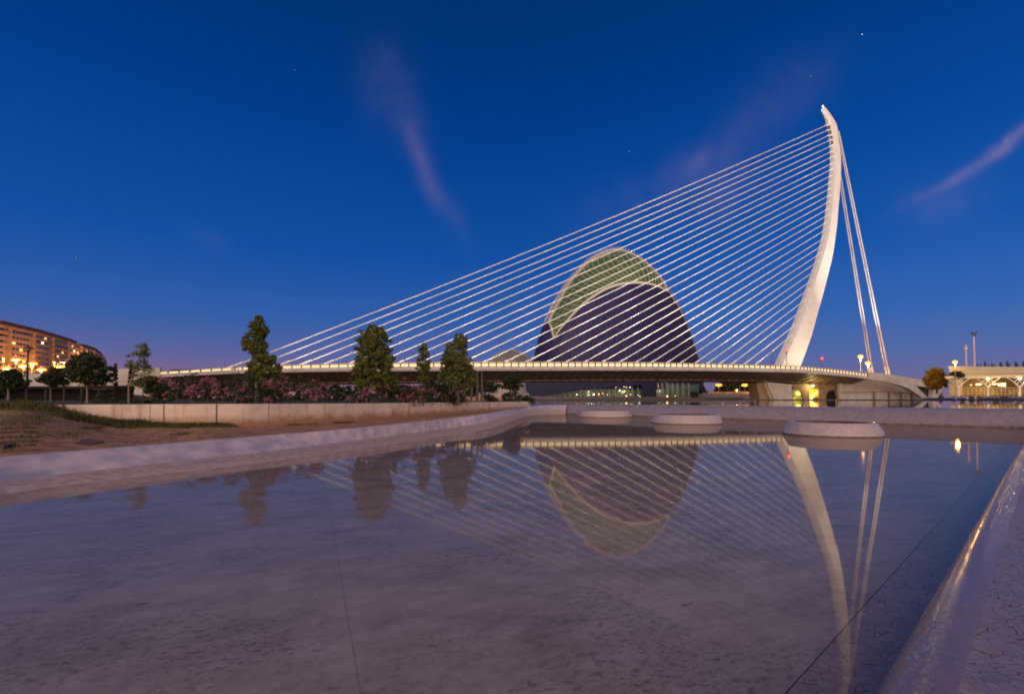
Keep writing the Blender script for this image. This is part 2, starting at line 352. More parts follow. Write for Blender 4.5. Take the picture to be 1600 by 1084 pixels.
def pointlight(name, loc, power, col, size=.3, parent=None, spot=None, aim=None):
    l = bpy.data.lights.new(name, 'SPOT' if spot else 'POINT'); l.energy = power; l.color = col; l.shadow_soft_size = size
    o = bpy.data.objects.new(name, l); COL.objects.link(o)
    b = base_of(parent); o.location = (loc[0]-b[0], loc[1]-b[1], loc[2]-b[2])
    if parent: o.parent = parent
    if spot:
        from mathutils import Vector
        l.spot_size = radians(spot); l.spot_blend = .6
        o.rotation_euler = (Vector(aim)-Vector(loc)).to_track_quat('-Z', 'Y').to_euler()
    return o

# ------------------------------------------------------------------ ground, pools
def struct(mb, name, mat, smooth=False): return tag(mb.build(name, mat, None, smooth), kind='structure')
struct(MB().poly([(-5000, -400, -.9), (5000, -400, -.9), (5000, 6000, -.9), (-5000, 6000, -.9)]), 'ground', m_plaza)

C0 = (1.85, 2.70); CD = nrm((.733, .680, 0)); CN = (CD[1], -CD[0])       # right coping: a point, its run, outward normal
def cp(s, u, z): return (C0[0]+CD[0]*s+CN[0]*u, C0[1]+CD[1]*s+CN[1]*u, z)
FW0 = cp(44.3, 0, 0); FD = (-CN[0], -CN[1])                                # far wall runs to the left, square to the coping
def fw(s, u, z): return (FW0[0]+FD[0]*s+CD[0]*u, FW0[1]+FD[1]*s+CD[1]*u, z)

bank_px = [-900, -400, 0, 200, 400, 560, 700, 770, 827, 884]
bank_top = [(790, .56), (755, .57), (715, .58), (698.5, .59), (682, .60), (668.5, .65), (654, .72), (645, .86), (634.5, 1.04), (633, 1.05)]
bank_mid = [905, 822, 753, 729, 707, 687, 669, 656.5, 641, 638.5]
bank_wat = [950, 850, 773, 746, 724, 701, 680, 666, 646, 643]
T_ = [G(px, y, z) for px, (y, z) in zip(bank_px, bank_top)]
Mi = [G(px, y, .14) for px, y in zip(bank_px, bank_mid)]
Wt = [G(px, y, .0) for px, y in zip(bank_px, bank_wat)]
def lerp(a, b, t): return tuple(a[i]*(1-t)+b[i]*t for i in range(3))
def resample(P, n):
    L = [0]
    for i in range(len(P)-1): L.append(L[-1]+sqrt(sum((P[i+1][c]-P[i][c])**2 for c in range(3))))
    out = []
    for k in range(n):
        x = L[-1]*k/(n-1); out.append(tuple(interp(L, [p[c] for p in P], x) for c in range(3)))
    return out
def smoothpoly(P, n):       # Catmull-Rom through the points, by index
    out = []
    for k in range(n):
        u = (len(P)-1)*k/(n-1); i = min(int(u), len(P)-2); t = u-i
        p0 = P[max(i-1, 0)]; p1 = P[i]; p2 = P[i+1]; p3 = P[min(i+2, len(P)-1)]
        out.append(tuple(.5*((2*p1[c])+(-p0[c]+p2[c])*t+(2*p0[c]-5*p1[c]+4*p2[c]-p3[c])*t*t+(-p0[c]+3*p1[c]-3*p2[c]+p3[c])*t**3) for c in range(len(p1))))
    return out
for i_, D_t, z_m, D_m, D_w in ((7, 37.7, .34, 36.8, 33.6), (8, 60, .5, 58.2, 55.5), (9, 62.6, .5, 62.2, 61.5)):   # the far end meets the basin wall
    T_[i_] = U(bank_px[i_], bank_top[i_][0], D_t); Mi[i_] = U(bank_px[i_], bank_mid[i_], D_m); w_ = ray(bank_px[i_], 0)[0]; a_ = (bank_px[i_]-800)/780; Wt[i_] = (a_*D_w, D_w, 0)
T_s, M_s, W_s = (smoothpoly(P, 60) for P in (T_, Mi, Wt))
# lower pool: floor sheet, then the water 15 cm above it
def pool_poly(z):
    pts = [(p[0], p[1], z) for p in W_s]
    pts += [fw(40.5, -.0, z), fw(0, 0, z), cp(0, 0, z), cp(-14, 0, z), (-30, -12, z)]
    return pts
fl = [(-60, -14, -.13), (60, -14, -.13), (60, 80, -.13), (-60, 80, -.13)]
struct(MB().poly(fl), 'pool_floor', m_floor)
struct(MB().poly([(-60, -14, 0), cp(-25, 0, 0), cp(46, 0, 0), fw(60, 0, 0), (-60, 70, 0)]), 'lower_pool_water', water_mat('still_water', .035, .05, (.97, .94, .92), (.68, .63, .53)))
b = MB(); b.loft([[t, lerp(t, m, .25), lerp(t, m, .6), m] for t, m in zip(T_s, M_s)], closed=False)
bank = thing('pool_bank', 'pale plastered sloping pool edge running along the bare soil on the left', 'pool edge', (T_[2][0], T_[2][1], 0))
b2 = MB(); b2.loft([[m, lerp(m, w, .5), w, (w[0]+.25, w[1]-.15, -.2)] for m, w in zip(M_s, W_s)], closed=False)
b3 = MB(); b3.loft([[(t[0]-.22, t[1]+.06, t[2]-.5), (t[0]-.22, t[1]+.06, t[2]+.004), t] for t in T_s], closed=False)
b.f = [f[::-1] for f in b.f]
b.build('sloping_face', m_bank, bank, smooth=True); b2.build('stained_shelf', m_shelf, bank, smooth=True); b3.build('back_lip', m_bank, bank)

# right coping with its rounded nose
cop = thing('pool_coping', 'broken-tile mosaic coping with rounded nose in the right foreground', 'coping', cp(10, 0, 0))
prof = [(-.62, -.128), (-.35, -.122), (-.15, -.10), (-.04, -.04), (0.0, .05), (0, .25), (.012, .33), (.045, .395), (.10, .44), (.17, .468), (.26, .482), (.36, .484), (.44, .478), (.52, .475)]
def strip(pr, s0, s1, n, name, mat):
    mb = MB(); mb.loft([[cp(s0+(s1-s0)*k/n, u, z) for u, z in pr] for k in range(n+1)], closed=False); return mb.build(name, mat, cop, smooth=True)
m_nose = M('glazed_nose', (.42, .34, .40), .22, (.48, .38, .36), 1.5, .05, detail=8, spec=.6)
m_nose = tile_mat('mosaic_nose_tile', .022, (.29, .235, .265), rough=.17, gw=.04, grout=(.22, .17, .18), tilt=.05, stain=(.36, .25, .22))
strip(prof[:6], -30, 44.3, 60, 'submerged_skirt', m_tile_wet)
strip([(-.628, -.126), (-.618, -.124)], -30, 44.3, 60, 'skirt_seam', M('seam_dark', (.03, .022, .022), .9))
strip(prof[5:12], -30, 44.3, 60, 'rounded_nose', m_nose)
strip([prof[11], prof[12], prof[13], (2.5, .475), (14, .475), (14, -.5)], -30, 70, 60, 'tiled_top', m_tile)

# upper pool behind the far wall
wall = thing('basin_wall', 'low mosaic wall across the picture between the two pools', 'wall', fw(30, 0, 0))
mb = MB(); pr = [(-.1, -.3), (-.02, 0), (.05, .12), (.35, .42), (.75, .76), (1.1, 1.0), (1.4, 1.15), (1.65, 1.22), (1.85, 1.24), (2.0, 1.19), (2.0, .6)]
mb.loft([[fw(s_, u, z) for u, z in pr] for s_ in [-30+k*2.0 for k in range(56)]], closed=False); mb.build('tiled_face', m_tile_far, wall)
mb = MB(); mb.loft([[fw(s_, u, z) for u, z in ((-.115, -.3), (-.035, 0), (.03, .11))] for s_ in [-30+k*2.0 for k in range(56)]], closed=False); mb.build('waterline_stain', M('algae_stain', (.13, .10, .09), .9, (.24, .19, .18), 3), wall)
UW = 1.215
up_f = M('upper_floor', (.05, .045, .05), .8, (.08, .07, .075), .4)
far1 = Bw(-20, -22, 0); far2 = Bw(165, -22, 0)
struct(MB().poly([fw(-30, 1.9, UW), fw(80, 1.9, UW), (far1[0], far1[1], UW), (far2[0], far2[1], UW), (330, 165, UW)]), 'upper_pool_water', water_mat('upper_water', .02, .12, (.6, .6, .65)))
struct(MB().poly([fw(-32, 1.95, 1.0), fw(82, 1.95, 1.0), (-110, 125, 1.0), (far2[0], far2[1]+10, 1.0), (335, 175, 1.0)]), 'upper_pool_floor', up_f)
# plaza beyond the upper pool, up to the horizon
e = [Bw(-60, -22, 1.36), Bw(165, -22, 1.36), (330, 165, 1.36), (4000, 900, 1.36), (4000, 5600, 1.36), (-4000, 5600, 1.36), (-4000, 125, 1.36)]
struct(MB().poly(e), 'plaza', m_plaza)
kb = MB(); 
for a, b_ in ((e[0], e[1]), (e[1], e[2])):
    kb.quad((a[0], a[1]-.02, .9), (b_[0], b_[1]-.02, .9), (b_[0], b_[1]-.02, 1.5), (a[0], a[1]-.02, 1.5)); kb.quad((a[0], a[1]-.02, 1.5), (b_[0], b_[1]-.02, 1.5), (b_[0], b_[1]+.8, 1.5), (a[0], a[1]+.8, 1.5))
kb2 = kb.build('pool_kerb', M('dark_kerb', (.045, .04, .045), .6), None); tag(kb2, 'dark kerb along the far shore of the upper pool', 'kerb')

# three round mosaic rims standing in the lower pool
for (cx, cy, R, lab) in ((17.6, 27.6, 2.42, 'biggest and nearest mosaic ring standing in the pool, on the right'), (14.0, 40.2, 2.76, 'middle one of three mosaic rings standing in the pool'), (9.95, 53.6, 2.88, 'farthest and smallest-looking mosaic ring, nearest the left bank')):
    r = thing('round_basin_rim', lab, 'basin rim', (cx, cy, 0), 'round mosaic rims standing in the pool')
    MB().lathe((cx, cy), [(R-.22, -.13), (R-.04, .0), (R, .06), (R-.02, .12), (R-.30, .60), (R-.34, .66), (R-.40, .69), (R-.52, .69), (R-.56, .67)], 96).build('rim', m_tile_ring, r, smooth=True)
    MB().lathe((cx, cy), [(R-.56, .67), (R-.60, .63), (R-.64, .40)], 96).build('inner_wall', M('ring_inside', (.045, .035, .04), .7, (.09, .07, .075), 2), r, smooth=True)
    mb = MB(); mb.poly([(cx+(R-.6)*cos(2*pi*j/48), cy+(R-.6)*sin(2*pi*j/48), .40) for j in range(48)]); mb.build('dark_pebble_bed', M('pebble_bed', (.10, .07, .06), .8, (.05, .035, .03), 9, .6), r)
    MB().lathe((cx, cy), [(R+.006, -.02), (R+.012, .05)], 96).build('waterline_stain', M('algae_stain', (.16, .12, .09), .9, (.28, .22, .2), 3), r, smooth=True)

# ------------------------------------------------------------------ left bank: soil, wall, turf
wl_px = [60, 160, 250, 340, 415, 560, 715, 775, 829]
wl_D = [27.5, 26.5, 26.0, 26.5, 28, 34, 47, 55, 65.5]
wl_top = [632.5, 631.8, 631.4, 631, 630.8, 630, 628.5, 627.8, 627]
wl_base = [652, 660, 663, 665, 665, 659, 646.5, 642, 637.5]
WT = smoothpoly([U(a, t, D) for a, t, D in zip(wl_px, wl_top, wl_D)], 50); WB = smoothpoly([U(a, b_, D) for a, b_, D in zip(wl_px, wl_base, wl_D)], 50)
pw = thing('planter_wall', 'long rust-stained concrete retaining wall below the oleanders', 'wall', (WB[20][0], WB[20][1], 0.4))
m_pw = wallconc()
def dn(k):      # outward (away from camera) direction of the wall
    a = WT[max(k-1, 0)]; b_ = WT[min(k+1, 49)]; t = nrm((b_[0]-a[0], b_[1]-a[1], 0)); return (-t[1], t[0])
secs = []
for k in range(50):
    n_ = dn(k); w = WT[k]; q = WB[k]
    secs.append([(q[0], q[1], q[2]-.4), (w[0], w[1], w[2]-.03), (w[0]+n_[0]*.03, w[1]+n_[1]*.03, w[2]), (w[0]+n_[0]*.3, w[1]+n_[1]*.3, w[2]), (w[0]+n_[0]*.3, w[1]+n_[1]*.3, .3)])
MB().loft(secs).build('wall_body', m_pw, pw)
jm = MB()
jx = [235, 256, 338, 420, 489, 549, 596, 622, 660, 690]
for a in jx:
    D = interp(wl_px, wl_D, a); t = interp(wl_px, wl_top, a); q = interp(wl_px, wl_base, a)
    p1 = U(a, t+.4, D-.06); p2 = U(a, q+3, D-.06); jm.box(p1[0]-.009, p1[0]+.009, p1[1]-.02, p1[1]+.1, p2[2], p1[2])
jm.build('casting_joints', M('joint_dark', (.16, .12, .09), .9), pw)
# soil strip between bank and wall
sx_px = [-900, -500, -200, 0, 60, 160, 250, 340, 415, 560, 715, 775, 827]
far_pts = [U(-900, 632, 34), U(-500, 631, 30), U(-200, 630, 28.5), U(0, 630, 28), U(60, 633, 27.5)]+[U(a, interp(wl_px, wl_base, a), interp(wl_px, wl_D, a)) for a in sx_px[5:-1]]+[U(830, 637.5, 65.5)]
near_i = [interp(bank_px, list(range(len(bank_px))), a) for a in sx_px]
def Tat(u): i = min(int(u), len(T_)-2); return lerp(T_[i], T_[i+1], u-i)
near_pts = [Tat(u) for u in near_i]
FP = smoothpoly(far_pts, 90); NP = smoothpoly(near_pts, 90)
rows = []
random.seed(3)
for k in range(90):
    row = []
    for j in range(22):
        t = j/21; p = lerp(NP[k], FP[k], t)
        px_ = 800+780*p[0]/p[1]
        h = .04*sin(p[0]*1.3+p[1]*.7)*sin(p[1]*.9)+random.uniform(-.015, .015)
        mound = .30*math.exp(-((px_-20)/90)**2)*math.exp(-((t-.45)/.25)**2)
        sag = -.12*sin(pi*t) if px_ < 300 else 0
        row.append((p[0]-.1*(1-t), p[1], p[2]-.012+(h+mound+sag)*min(1, t*6)*min(1, (1-t)*8)))
    rows.append(row)
sb = MB(); sb.loft(rows, closed=False); sb.f = [f[::-1] for f in sb.f]; struct(sb, 'soil', m_soil, True)
# turf behind the wall
tb = MB(); TP = [(p[0]+dn(k)[0]*.28, p[1]+dn(k)[1]*.28, p[2]-.06) for k, p in enumerate(WT)]
tf = smoothpoly([U(-900, 632, 34), U(-500, 631, 30), U(-200, 630, 28.5), U(0, 630, 28)], 12)[:-1]+TP
tb.loft([[(p[0], p[1], p[2]), (p[0]*1.35-4, p[1]*1.5+4, p[2]-.02), (p[0]*2.4-14, 127, 1.42)] for p in tf], closed=False); tb.f = [f[::-1] for f in tb.f]
struct(tb, 'turf', m_grassg)

# ------------------------------------------------------------------ bridge
br = thing('cable_stayed_bridge', 'white cable-stayed bridge with a curved leaning mast, lit at dusk', 'bridge', Bw(206, 0, 1.3))
tab = [(245, 581, 584.5, 589), (300, 577.5, 581.5, 586.5), (362, 573.6, 578, 583.3), (440, 570.4, 575.6, 581.4), (520, 568, 574.2, 580.2), (600, 566.4, 573.4, 579.6), (752, 565, 573, 578.9), (900, 564.9, 573, 578.6), (999, 565.4, 573, 578.6),
       (1100, 567.5, 573.8, 579.2), (1180, 569.6, 575, 580.6), (1249, 571.8, 576.8, 581.8), (1290, 575, 580, 585), (1325, 579, 584, 588), (1357, 583, 588.2, 592)]
DN = -17.0
ss, zr, zf, zb = [], [], [], []
for px, a, b_, c in tab:
    p = BP(px, a, DN); ss.append(sd(p)); zr.append(p[2]); zf.append(BP(px, b_, DN)[2]); zb.append(BP(px, c, DN)[2])
sA, sB = ss[0], ss[-1]
anchor_px = [365, 402, 440, 474, 509, 546, 585, 620, 652, 684, 718, 751, 784, 817, 850, 880, 909, 937, 964, 990, 1015, 1040, 1062, 1085, 1105, 1125, 1144, 1164, 1182]
# deck centre height follows the visible feet of the stays
def zc(s): return interp([-45, 0, 40, 90, 140, 190, 230, 260], [9.6, 10.9, 12.6, 14.0, 14.9, 15.1, 14.4, 12.6], s)
NS = 90; sl_ = [sA+(sB-sA)*k/NS for k in range(NS+1)]
def deck_sec(s):
    e_, g, c = interp(ss, zf, s), interp(ss, zb, s), zc(s)
    bz = min(g-2.7, 9.9 if s > 20 else 9.9-(20-s)*.02)
    return e_, g, c, bz
top = MB(); fas = MB(); sof = MB(); boxg = MB()
tr, fr_, sr, gr_ = [], [], [], []
for s in sl_:
    e_, g, c, bz = deck_sec(s)
    tr.append([Bw(s, DN+.5, e_-.25), Bw(s, -6, c-.9), Bw(s, 0, c-.7), Bw(s, 6, c-.9), Bw(s, 17-.5, e_-.25)])
    fr_.append([Bw(s, DN+.55, e_), Bw(s, DN, e_), Bw(s, DN-.1, g+.55), Bw(s, DN+.1, g+.50), Bw(s, DN+.25, g), Bw(s, DN+.55, g)])
    sr.append([Bw(s, DN+.5, g+.05), Bw(s, -7.5, bz+.1)])
    gr_.append([Bw(s, -7.6, bz+.35), Bw(s, -7.6, bz-.35), Bw(s, 7.6, bz-.35), Bw(s, 7.6, bz+.35)])
top.loft(tr, closed=False); fas.loft(fr_); sof.loft(sr, closed=False); boxg.loft(gr_)
so2 = MB(); so2.loft([[Bw(s, 7.5, deck_sec(s)[3]+.1), Bw(s, 16.9, deck_sec(s)[1])] for s in sl_], closed=False)
fa2 = MB(); fa2.loft([[Bw(s, 17.4, interp(ss, zb, s)), Bw(s, 17.4, interp(ss, zf, s)), Bw(s, 16.6, interp(ss, zf, s)), Bw(s, 16.6, interp(ss, zb, s))] for s in sl_])
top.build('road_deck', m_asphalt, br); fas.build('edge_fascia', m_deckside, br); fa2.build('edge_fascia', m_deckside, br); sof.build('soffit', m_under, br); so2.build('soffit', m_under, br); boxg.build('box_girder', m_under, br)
# cantilever ribs under the near side
s = sA+2
while s < sB-2:
    e_, g, c, bz = deck_sec(s)
    mb = MB(); w = .16
    a = [Bw(s-w, DN+.7, g-.1), Bw(s+w, DN+.7, g-.1), Bw(s+w, -7.65, bz-.3), Bw(s-w, -7.65, bz-.3)]
    t_ = [Bw(s-w, DN+.7, g+.1), Bw(s+w, DN+.7, g+.1), Bw(s+w, -7.65, bz+.5), Bw(s-w, -7.65, bz+.5)]
    mb.hexa([a[0], a[1], a[2], a[3]], t_)
    e1, g1, c1, bz1 = deck_sec(s+1.4)
    mb.build('soffit_rib', m_rib, br); s += 3.33
# parapet: lit strip behind posts and rail
m_strip = M('parapet_light', (1, .8, .5), .5, emit=(1.0, .70, .34), es=.62)
m_strip2 = M('parapet_light_low', (1, .8, .5), .5, emit=(1.0, .84, .42), es=1.05)
m_panel = M('parapet_panel', (.55, .50, .42), .6)
rail = MB(); st1 = MB(); st2 = MB(); pan = MB()
for a, b_ in zip(sl_[:-1], sl_[1:]):
    def zz(s, f): return interp(ss, zf, s)+(interp(ss, zr, s)-interp(ss, zf, s))*f
    def strip_(mb, f0, f1, d0, d1): mb.hexa([Bw(a, d0, zz(a, f0)), Bw(b_, d0, zz(b_, f0)), Bw(b_, d1, zz(b_, f0)), Bw(a, d1, zz(a, f0))], [Bw(a, d0, zz(a, f1)), Bw(b_, d0, zz(b_, f1)), Bw(b_, d1, zz(b_, f1)), Bw(a, d1, zz(a, f1))])
    strip_(rail, .90, 1.0, DN-.02, DN+.18); strip_(st2, .22, .50, DN+.35, DN+.40); strip_(st1, .66, .80, DN+.35, DN+.40); strip_(pan, .0, .9, DN+.42, DN+.50)
rail.build('handrail', m_deckside, br); st1.build('light_strip', m_strip, br); st2.build('light_strip', m_strip2, br); pan.build('parapet_panel', m_panel, br)
pm = MB(); s = sA; np_ = 0
posts = []
while s < sB: posts.append(s); s += 2.35 if s < 190 else 1.6
for i, s in enumerate(posts):
    e_ = interp(ss, zf, s); r_ = interp(ss, zr, s); mb = MB().bbox(s-.14, s+.14, DN+.0, DN+.22, e_, r_-.05)
    if i % 1 == 0 and np_ < 100: mb.build('parapet_post', m_dark, br); np_ += 1
    else: pm.v += [v for v in mb.v]; n0 = len(pm.v)-8; pm.f += [tuple(n0+k for k in f) for f in mb.f]
if pm.v: tag(pm.build('parapet_post', m_dark, br), kind='stuff')
# mast
Lf = [(1281.6, 168), (1286, 181), (1290.8, 194.7), (1295.2, 210), (1297.9, 225), (1298.7, 240), (1298.5, 256), (1297.8, 272), (1295.8, 289), (1293.9, 306), (1291.4, 325), (1288.2, 348), (1284.7, 370), (1276, 399), (1268.5, 425), (1260, 452), (1250.5, 478), (1240, 505.7), (1229.7, 531), (1210.6, 569)]
Ar = [1287.7, 1294.5, 1299.4, 1303, 1305, 1306, 1306, 1305.2, 1304, 1303, 1301, 1298.2, 1294.8, 1287, 1279, 1270, 1261, 1251, 1240.5, 1223]
Rt = [1289.9, 1299.5, 1307, 1310, 1311.2, 1313.5, 1314.2, 1314, 1313, 1311.8, 1310, 1308.3, 1305.6, 1301.2, 1295, 1288.2, 1281, 1273.4, 1266, 1252]
def mast_sec(i):
    y = Lf[i][1]; w = 1.6+2.8*min(1, (i/19))**.7
    a = BP(Ar[i], y, -w/2); r = BP(Rt[i], y, -w/2)
    # far corners: same heights, set back across the bridge
    fa = (a[0]+NF[0]*w, a[1]+NF[1]*w, a[2]); frr = (r[0]+NF[0]*w, r[1]+NF[1]*w, r[2]); return a, r, frr, fa, w
secs = [mast_sec(i)[:4] for i in range(20)]
last = secs[-1]
dz = (last[0][2]-secs[-2][0][2]); ext = 4.5/abs(dz)
secs.append(tuple(tuple(last[j][c]+(last[j][c]-secs[-2][j][c])*ext for c in range(3)) for j in range(4)))
fine = []
cs = [sum((list(q) for q in s_), []) for s_ in secs]
for p in smoothpoly(cs, 100): fine.append([tuple(p[j*3:j*3+3]) for j in range(4)])
mm = MB(); mm.loft(fine); mast = mm.build('mast', m_white, br)
# stays
my = [194.3, 201.8, 210, 217.6, 226.8, 235.7, 244.4, 254.6, 263.3, 273.2, 283.6, 293.1, 303.7, 314, 325, 335.4, 346, 358, 371, 382.7, 395.5, 408, 422, 436.8, 450.6, 467.6, 484.5, 504.7, 522.7]
ys = [p[1] for p in Lf]
stays = []
for i in range(29):
    bt = BP(anchor_px[i], 568.0 if i > 2 else (571.5, 570.2, 569.3)[i], 0); y = my[i]
    tp = BP((interp(ys, [p[0] for p in Lf], y)+interp(ys, Ar, y))/2, y, 0)
    # the foot continues down to the deck
    s0 = sd(bt); k = (zc(s0)-.6-bt[2])/(tp[2]-bt[2]); ft = lerp(bt, tp, k) if k < 0 else bt
    L = sqrt(sum((tp[c]-ft[c])**2 for c in range(3)))
    pts = []
    for j in range(13):
        u = j/12; p = lerp(ft, tp, u); pts.append((p[0], p[1], p[2]-.000030*L*L*4*u*(1-u)))
    c_ = MB().tube(pts, .150, 8).build('stay_cable', m_white, br, smooth=True)
    MB().tube([ft, lerp(bt, tp, 2.6/L)], [.36, .26], 8).build('anchor_sleeve', m_white, c_)
    e1 = lerp(tp, ft, 2.8/L); MB().tube([e1, tp, lerp(tp, ft, -1.3/L)], [.22, .34, .34], 8).build('mast_socket', m_white, c_)
    stays.append((ft, tp))
    sl = [(tp[0]-AX[0]*.12+NF[0]*q*.45, tp[1]-AX[1]*.12+NF[1]*q*.45, tp[2]+r_) for q, r_ in ((-1, -2.3), (1, -2.3), (1, -.9), (-1, -.9))]
    MB().hexa([sl[0], sl[1], (sl[1][0]+AX[0]*.5, sl[1][1]+AX[1]*.5, sl[1][2]), (sl[0][0]+AX[0]*.5, sl[0][1]+AX[1]*.5, sl[0][2])], [sl[3], sl[2], (sl[2][0]+AX[0]*.5, sl[2][1]+AX[1]*.5, sl[2][2]), (sl[3][0]+AX[0]*.5, sl[3][1]+AX[1]*.5, sl[3][2])]).build('cable_slot', M('slot_shadow', (.16, .13, .10), .8), c_)
# back stays: two pairs
bs = BP(1376, 583.5, 0); bs0 = sd(bs)
topn = BP(1305.5, 208, 0)
for d0, d1 in ((-4.15, -1.5), (-2.95, -.8), (2.95, .8), (4.15, 1.5)):
    f_ = Bw(bs0, d0, bs[2]-3.0); t_ = (topn[0]+NF[0]*d1, topn[1]+NF[1]*d1, topn[2])
    k = 1.0/sqrt(sum((t_[c]-f_[c])**2 for c in range(3)))
    c_ = MB().tube([f_, t_], .25, 8).build('back_stay', m_white, br, smooth=True)
    MB().tube([lerp(f_, t_, 0), lerp(f_, t_, 6*k)], .42, 8).build('anchor_sleeve', m_white, c_)
# little aviation mast at the tip
tipp = fine[0][0]; MB().tube([tipp, (tipp[0]-.3, tipp[1], tipp[2]+2.6)], .09, 5).build('lightning_rod', m_dark, br)
MB().ball((tipp[0]-.5, tipp[1], tipp[2]+.4), .35, 6).build('beacon', M('beacon_white', (1, 1, 1), .4, emit=(1, .95, .85), es=3), br)
m_rc = M('reinforced_joint', (.33, .31, .29), .6)

# abutment wing (right) in the plane of the near fascia
def bpoly(pts, d0, d1, name, mat):
    """outline drawn in the near face, given real thickness across the bridge"""
    A = [BP(x, y, d0) for x, y in pts]; Bk = [(p[0]+NF[0]*(d1-d0), p[1]+NF[1]*(d1-d0), p[2]) for p in A]
    mb = MB(); n = len(A); mb.v = A+Bk; mb.f = [tuple(range(n))[::-1], tuple(range(n, 2*n))]+[(i, (i+1) % n, n+(i+1) % n, n+i) for i in range(n)]
    return mb.build(name, mat, br)
bpoly([(1357, 581.6), (1375, 583), (1392, 585.2), (1418, 589.5), (1443, 594.2), (1477, 598.5), (1466, 621), (1457, 621), (1458.5, 606), (1431, 602.6), (1420, 606.8), (1408, 602.5), (1394, 598.8), (1376, 595.2), (1357, 592.6)], DN-.12, DN+1.6, 'wing_wall', m_conc)
bpoly([(1420, 606.8), (1431, 602.6), (1449.5, 621), (1441, 621)], DN-.12, DN+1.6, 'wing_strut', m_conc)
bpoly([(1431, 602.6), (1458.5, 606), (1457, 621), (1449.5, 621)], DN+1.8, DN+2.2, 'wing_recess', M('recess', (.03, .026, .026), .8))
# curved white base wall beneath the wing
bpoly([(1308, 590), (1357, 592), (1400, 598), (1440, 608), (1444, 626), (1313, 626), (1311, 600)], -9.6, -8.6, 'base_wall', m_conc)
bpoly([(1313, 612.6), (1380, 611.6), (1430, 614.6), (1430, 615.3), (1380, 612.4), (1313, 613.4)], -9.75, -9.62, 'shadow_gap', m_dark)
for x in (1364.5, 1387.5, 1406.5, 1423.5): bpoly([(x, 611.6), (x+3, 611.7), (x+3, 626), (x, 626)], -9.8, -9.61, 'wall_pilaster', M('grey_pilaster', (.16, .14, .13), .7))
# leaning pier under the mast
bpoly([(1196.7, 596.8), (1238.5, 600.5), (1236.5, 606), (1237, 615), (1240.7, 626), (1211, 626)], -9.5, -4, 'pier', m_conc)
bpoly([(1192.5, 597.5), (1196.7, 596.8), (1211, 626), (1203.5, 626)], -9.2, -4, 'pier_edge', M('tan_concrete', (.34, .27, .18), .7))
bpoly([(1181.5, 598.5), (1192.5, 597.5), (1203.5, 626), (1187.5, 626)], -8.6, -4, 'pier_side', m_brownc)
# service rooms under the deck: brown wall with openings
wz = 'service_wall'
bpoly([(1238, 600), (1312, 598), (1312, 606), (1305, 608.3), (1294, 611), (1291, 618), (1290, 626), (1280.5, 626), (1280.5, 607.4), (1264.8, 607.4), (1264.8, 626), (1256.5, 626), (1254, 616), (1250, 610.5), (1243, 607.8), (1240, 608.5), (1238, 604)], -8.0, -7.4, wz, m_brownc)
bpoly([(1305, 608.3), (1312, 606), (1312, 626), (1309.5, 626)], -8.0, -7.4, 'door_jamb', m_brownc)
bpoly([(1240, 604), (1258, 604), (1258, 626), (1240, 626)], -5.2, -5.0, 'lit_room', M('yellow_green_room', (.25, .25, .05), .7, (.9, .9, .25), .9, emit=(.55, .52, .05), es=.35, lo=.45, hi=.55))
bpoly([(1262, 605), (1283, 605), (1283, 626), (1262, 626)], -5.2, -5.0, 'lit_room', M('yellow_room', (.7, .5, .04), .7, emit=(1.0, .62, .03), es=.75))
bpoly([(1266, 625.5), (1267, 621), (1270, 617), (1274, 613.5), (1279.8, 609.8), (1279.8, 613.6), (1275, 616.5), (1271, 620), (1269, 625.5)], -6.0, -5.6, 'stair_flight', M('lit_stair', (.8, .75, .5), .6, emit=(1, .8, .35), es=1.0))
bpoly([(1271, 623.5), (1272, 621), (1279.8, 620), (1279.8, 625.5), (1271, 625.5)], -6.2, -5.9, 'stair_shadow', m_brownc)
bpoly([(1290, 605), (1312, 603), (1312, 626), (1288, 626)], -6.0, -5.8, 'dark_opening', m_dark)
for px in (1245, 1248.5): bpoly([(px, 611), (px+2.4, 611.2), (px+2.4, 617), (px, 617)], -5.5, -5.3, 'bright_pane', M('bright_pane', (1, 1, .6), .5, emit=(1, .85, .25), es=1.6))
lp = BP(1270, 602.5, -9.5); MB().ball(lp, .42, 8, .5).build('soffit_lamp', m_lamp_w, br); pointlight('soffit_light', (lp[0], lp[1]-.6, lp[2]-.5), 900, (1, .75, .3), .3, br)
lr = BP(1272, 612, -5.6); pointlight('room_light', (lr[0]-.5, lr[1]-.9, lr[2]), 120, (1, .7, .1), .3, br)
# left approach ramp wall
lw = MB(); secs = []
for px, t_, b_ in ((-60, 586, 605), (45, 583.6, 604), (110, 581.5, 604), (180, 577, 603), (236, 574.3, 599), (250, 574.0, 592)):
    a = BP(px, t_, DN-.1); c = BP(px, b_, DN-.1); secs.append([a, c, (c[0]+NF[0]*1.2, c[1]+NF[1]*1.2, c[2]), (a[0]+NF[0]*1.2, a[1]+NF[1]*1.2, a[2])])
lw.loft(secs); lw.build('approach_wall', m_conc, br)
lw = MB(); secs = []
for px, t_, b_ in ((195, 600, 617), (250, 594, 617), (300, 594, 617)):
    a = BP(px, t_, -9); c = BP(px, b_, -9); secs.append([a, c, (c[0]+NF[0]*1.2, c[1]+NF[1]*1.2, 1.3), (a[0]+NF[0]*1.2, a[1]+NF[1]*1.2, a[2])])
lw.loft(secs); lw.build('abutment', M('abutment_shade', (.16, .13, .13), .8, (.09, .07, .06), .3), br)

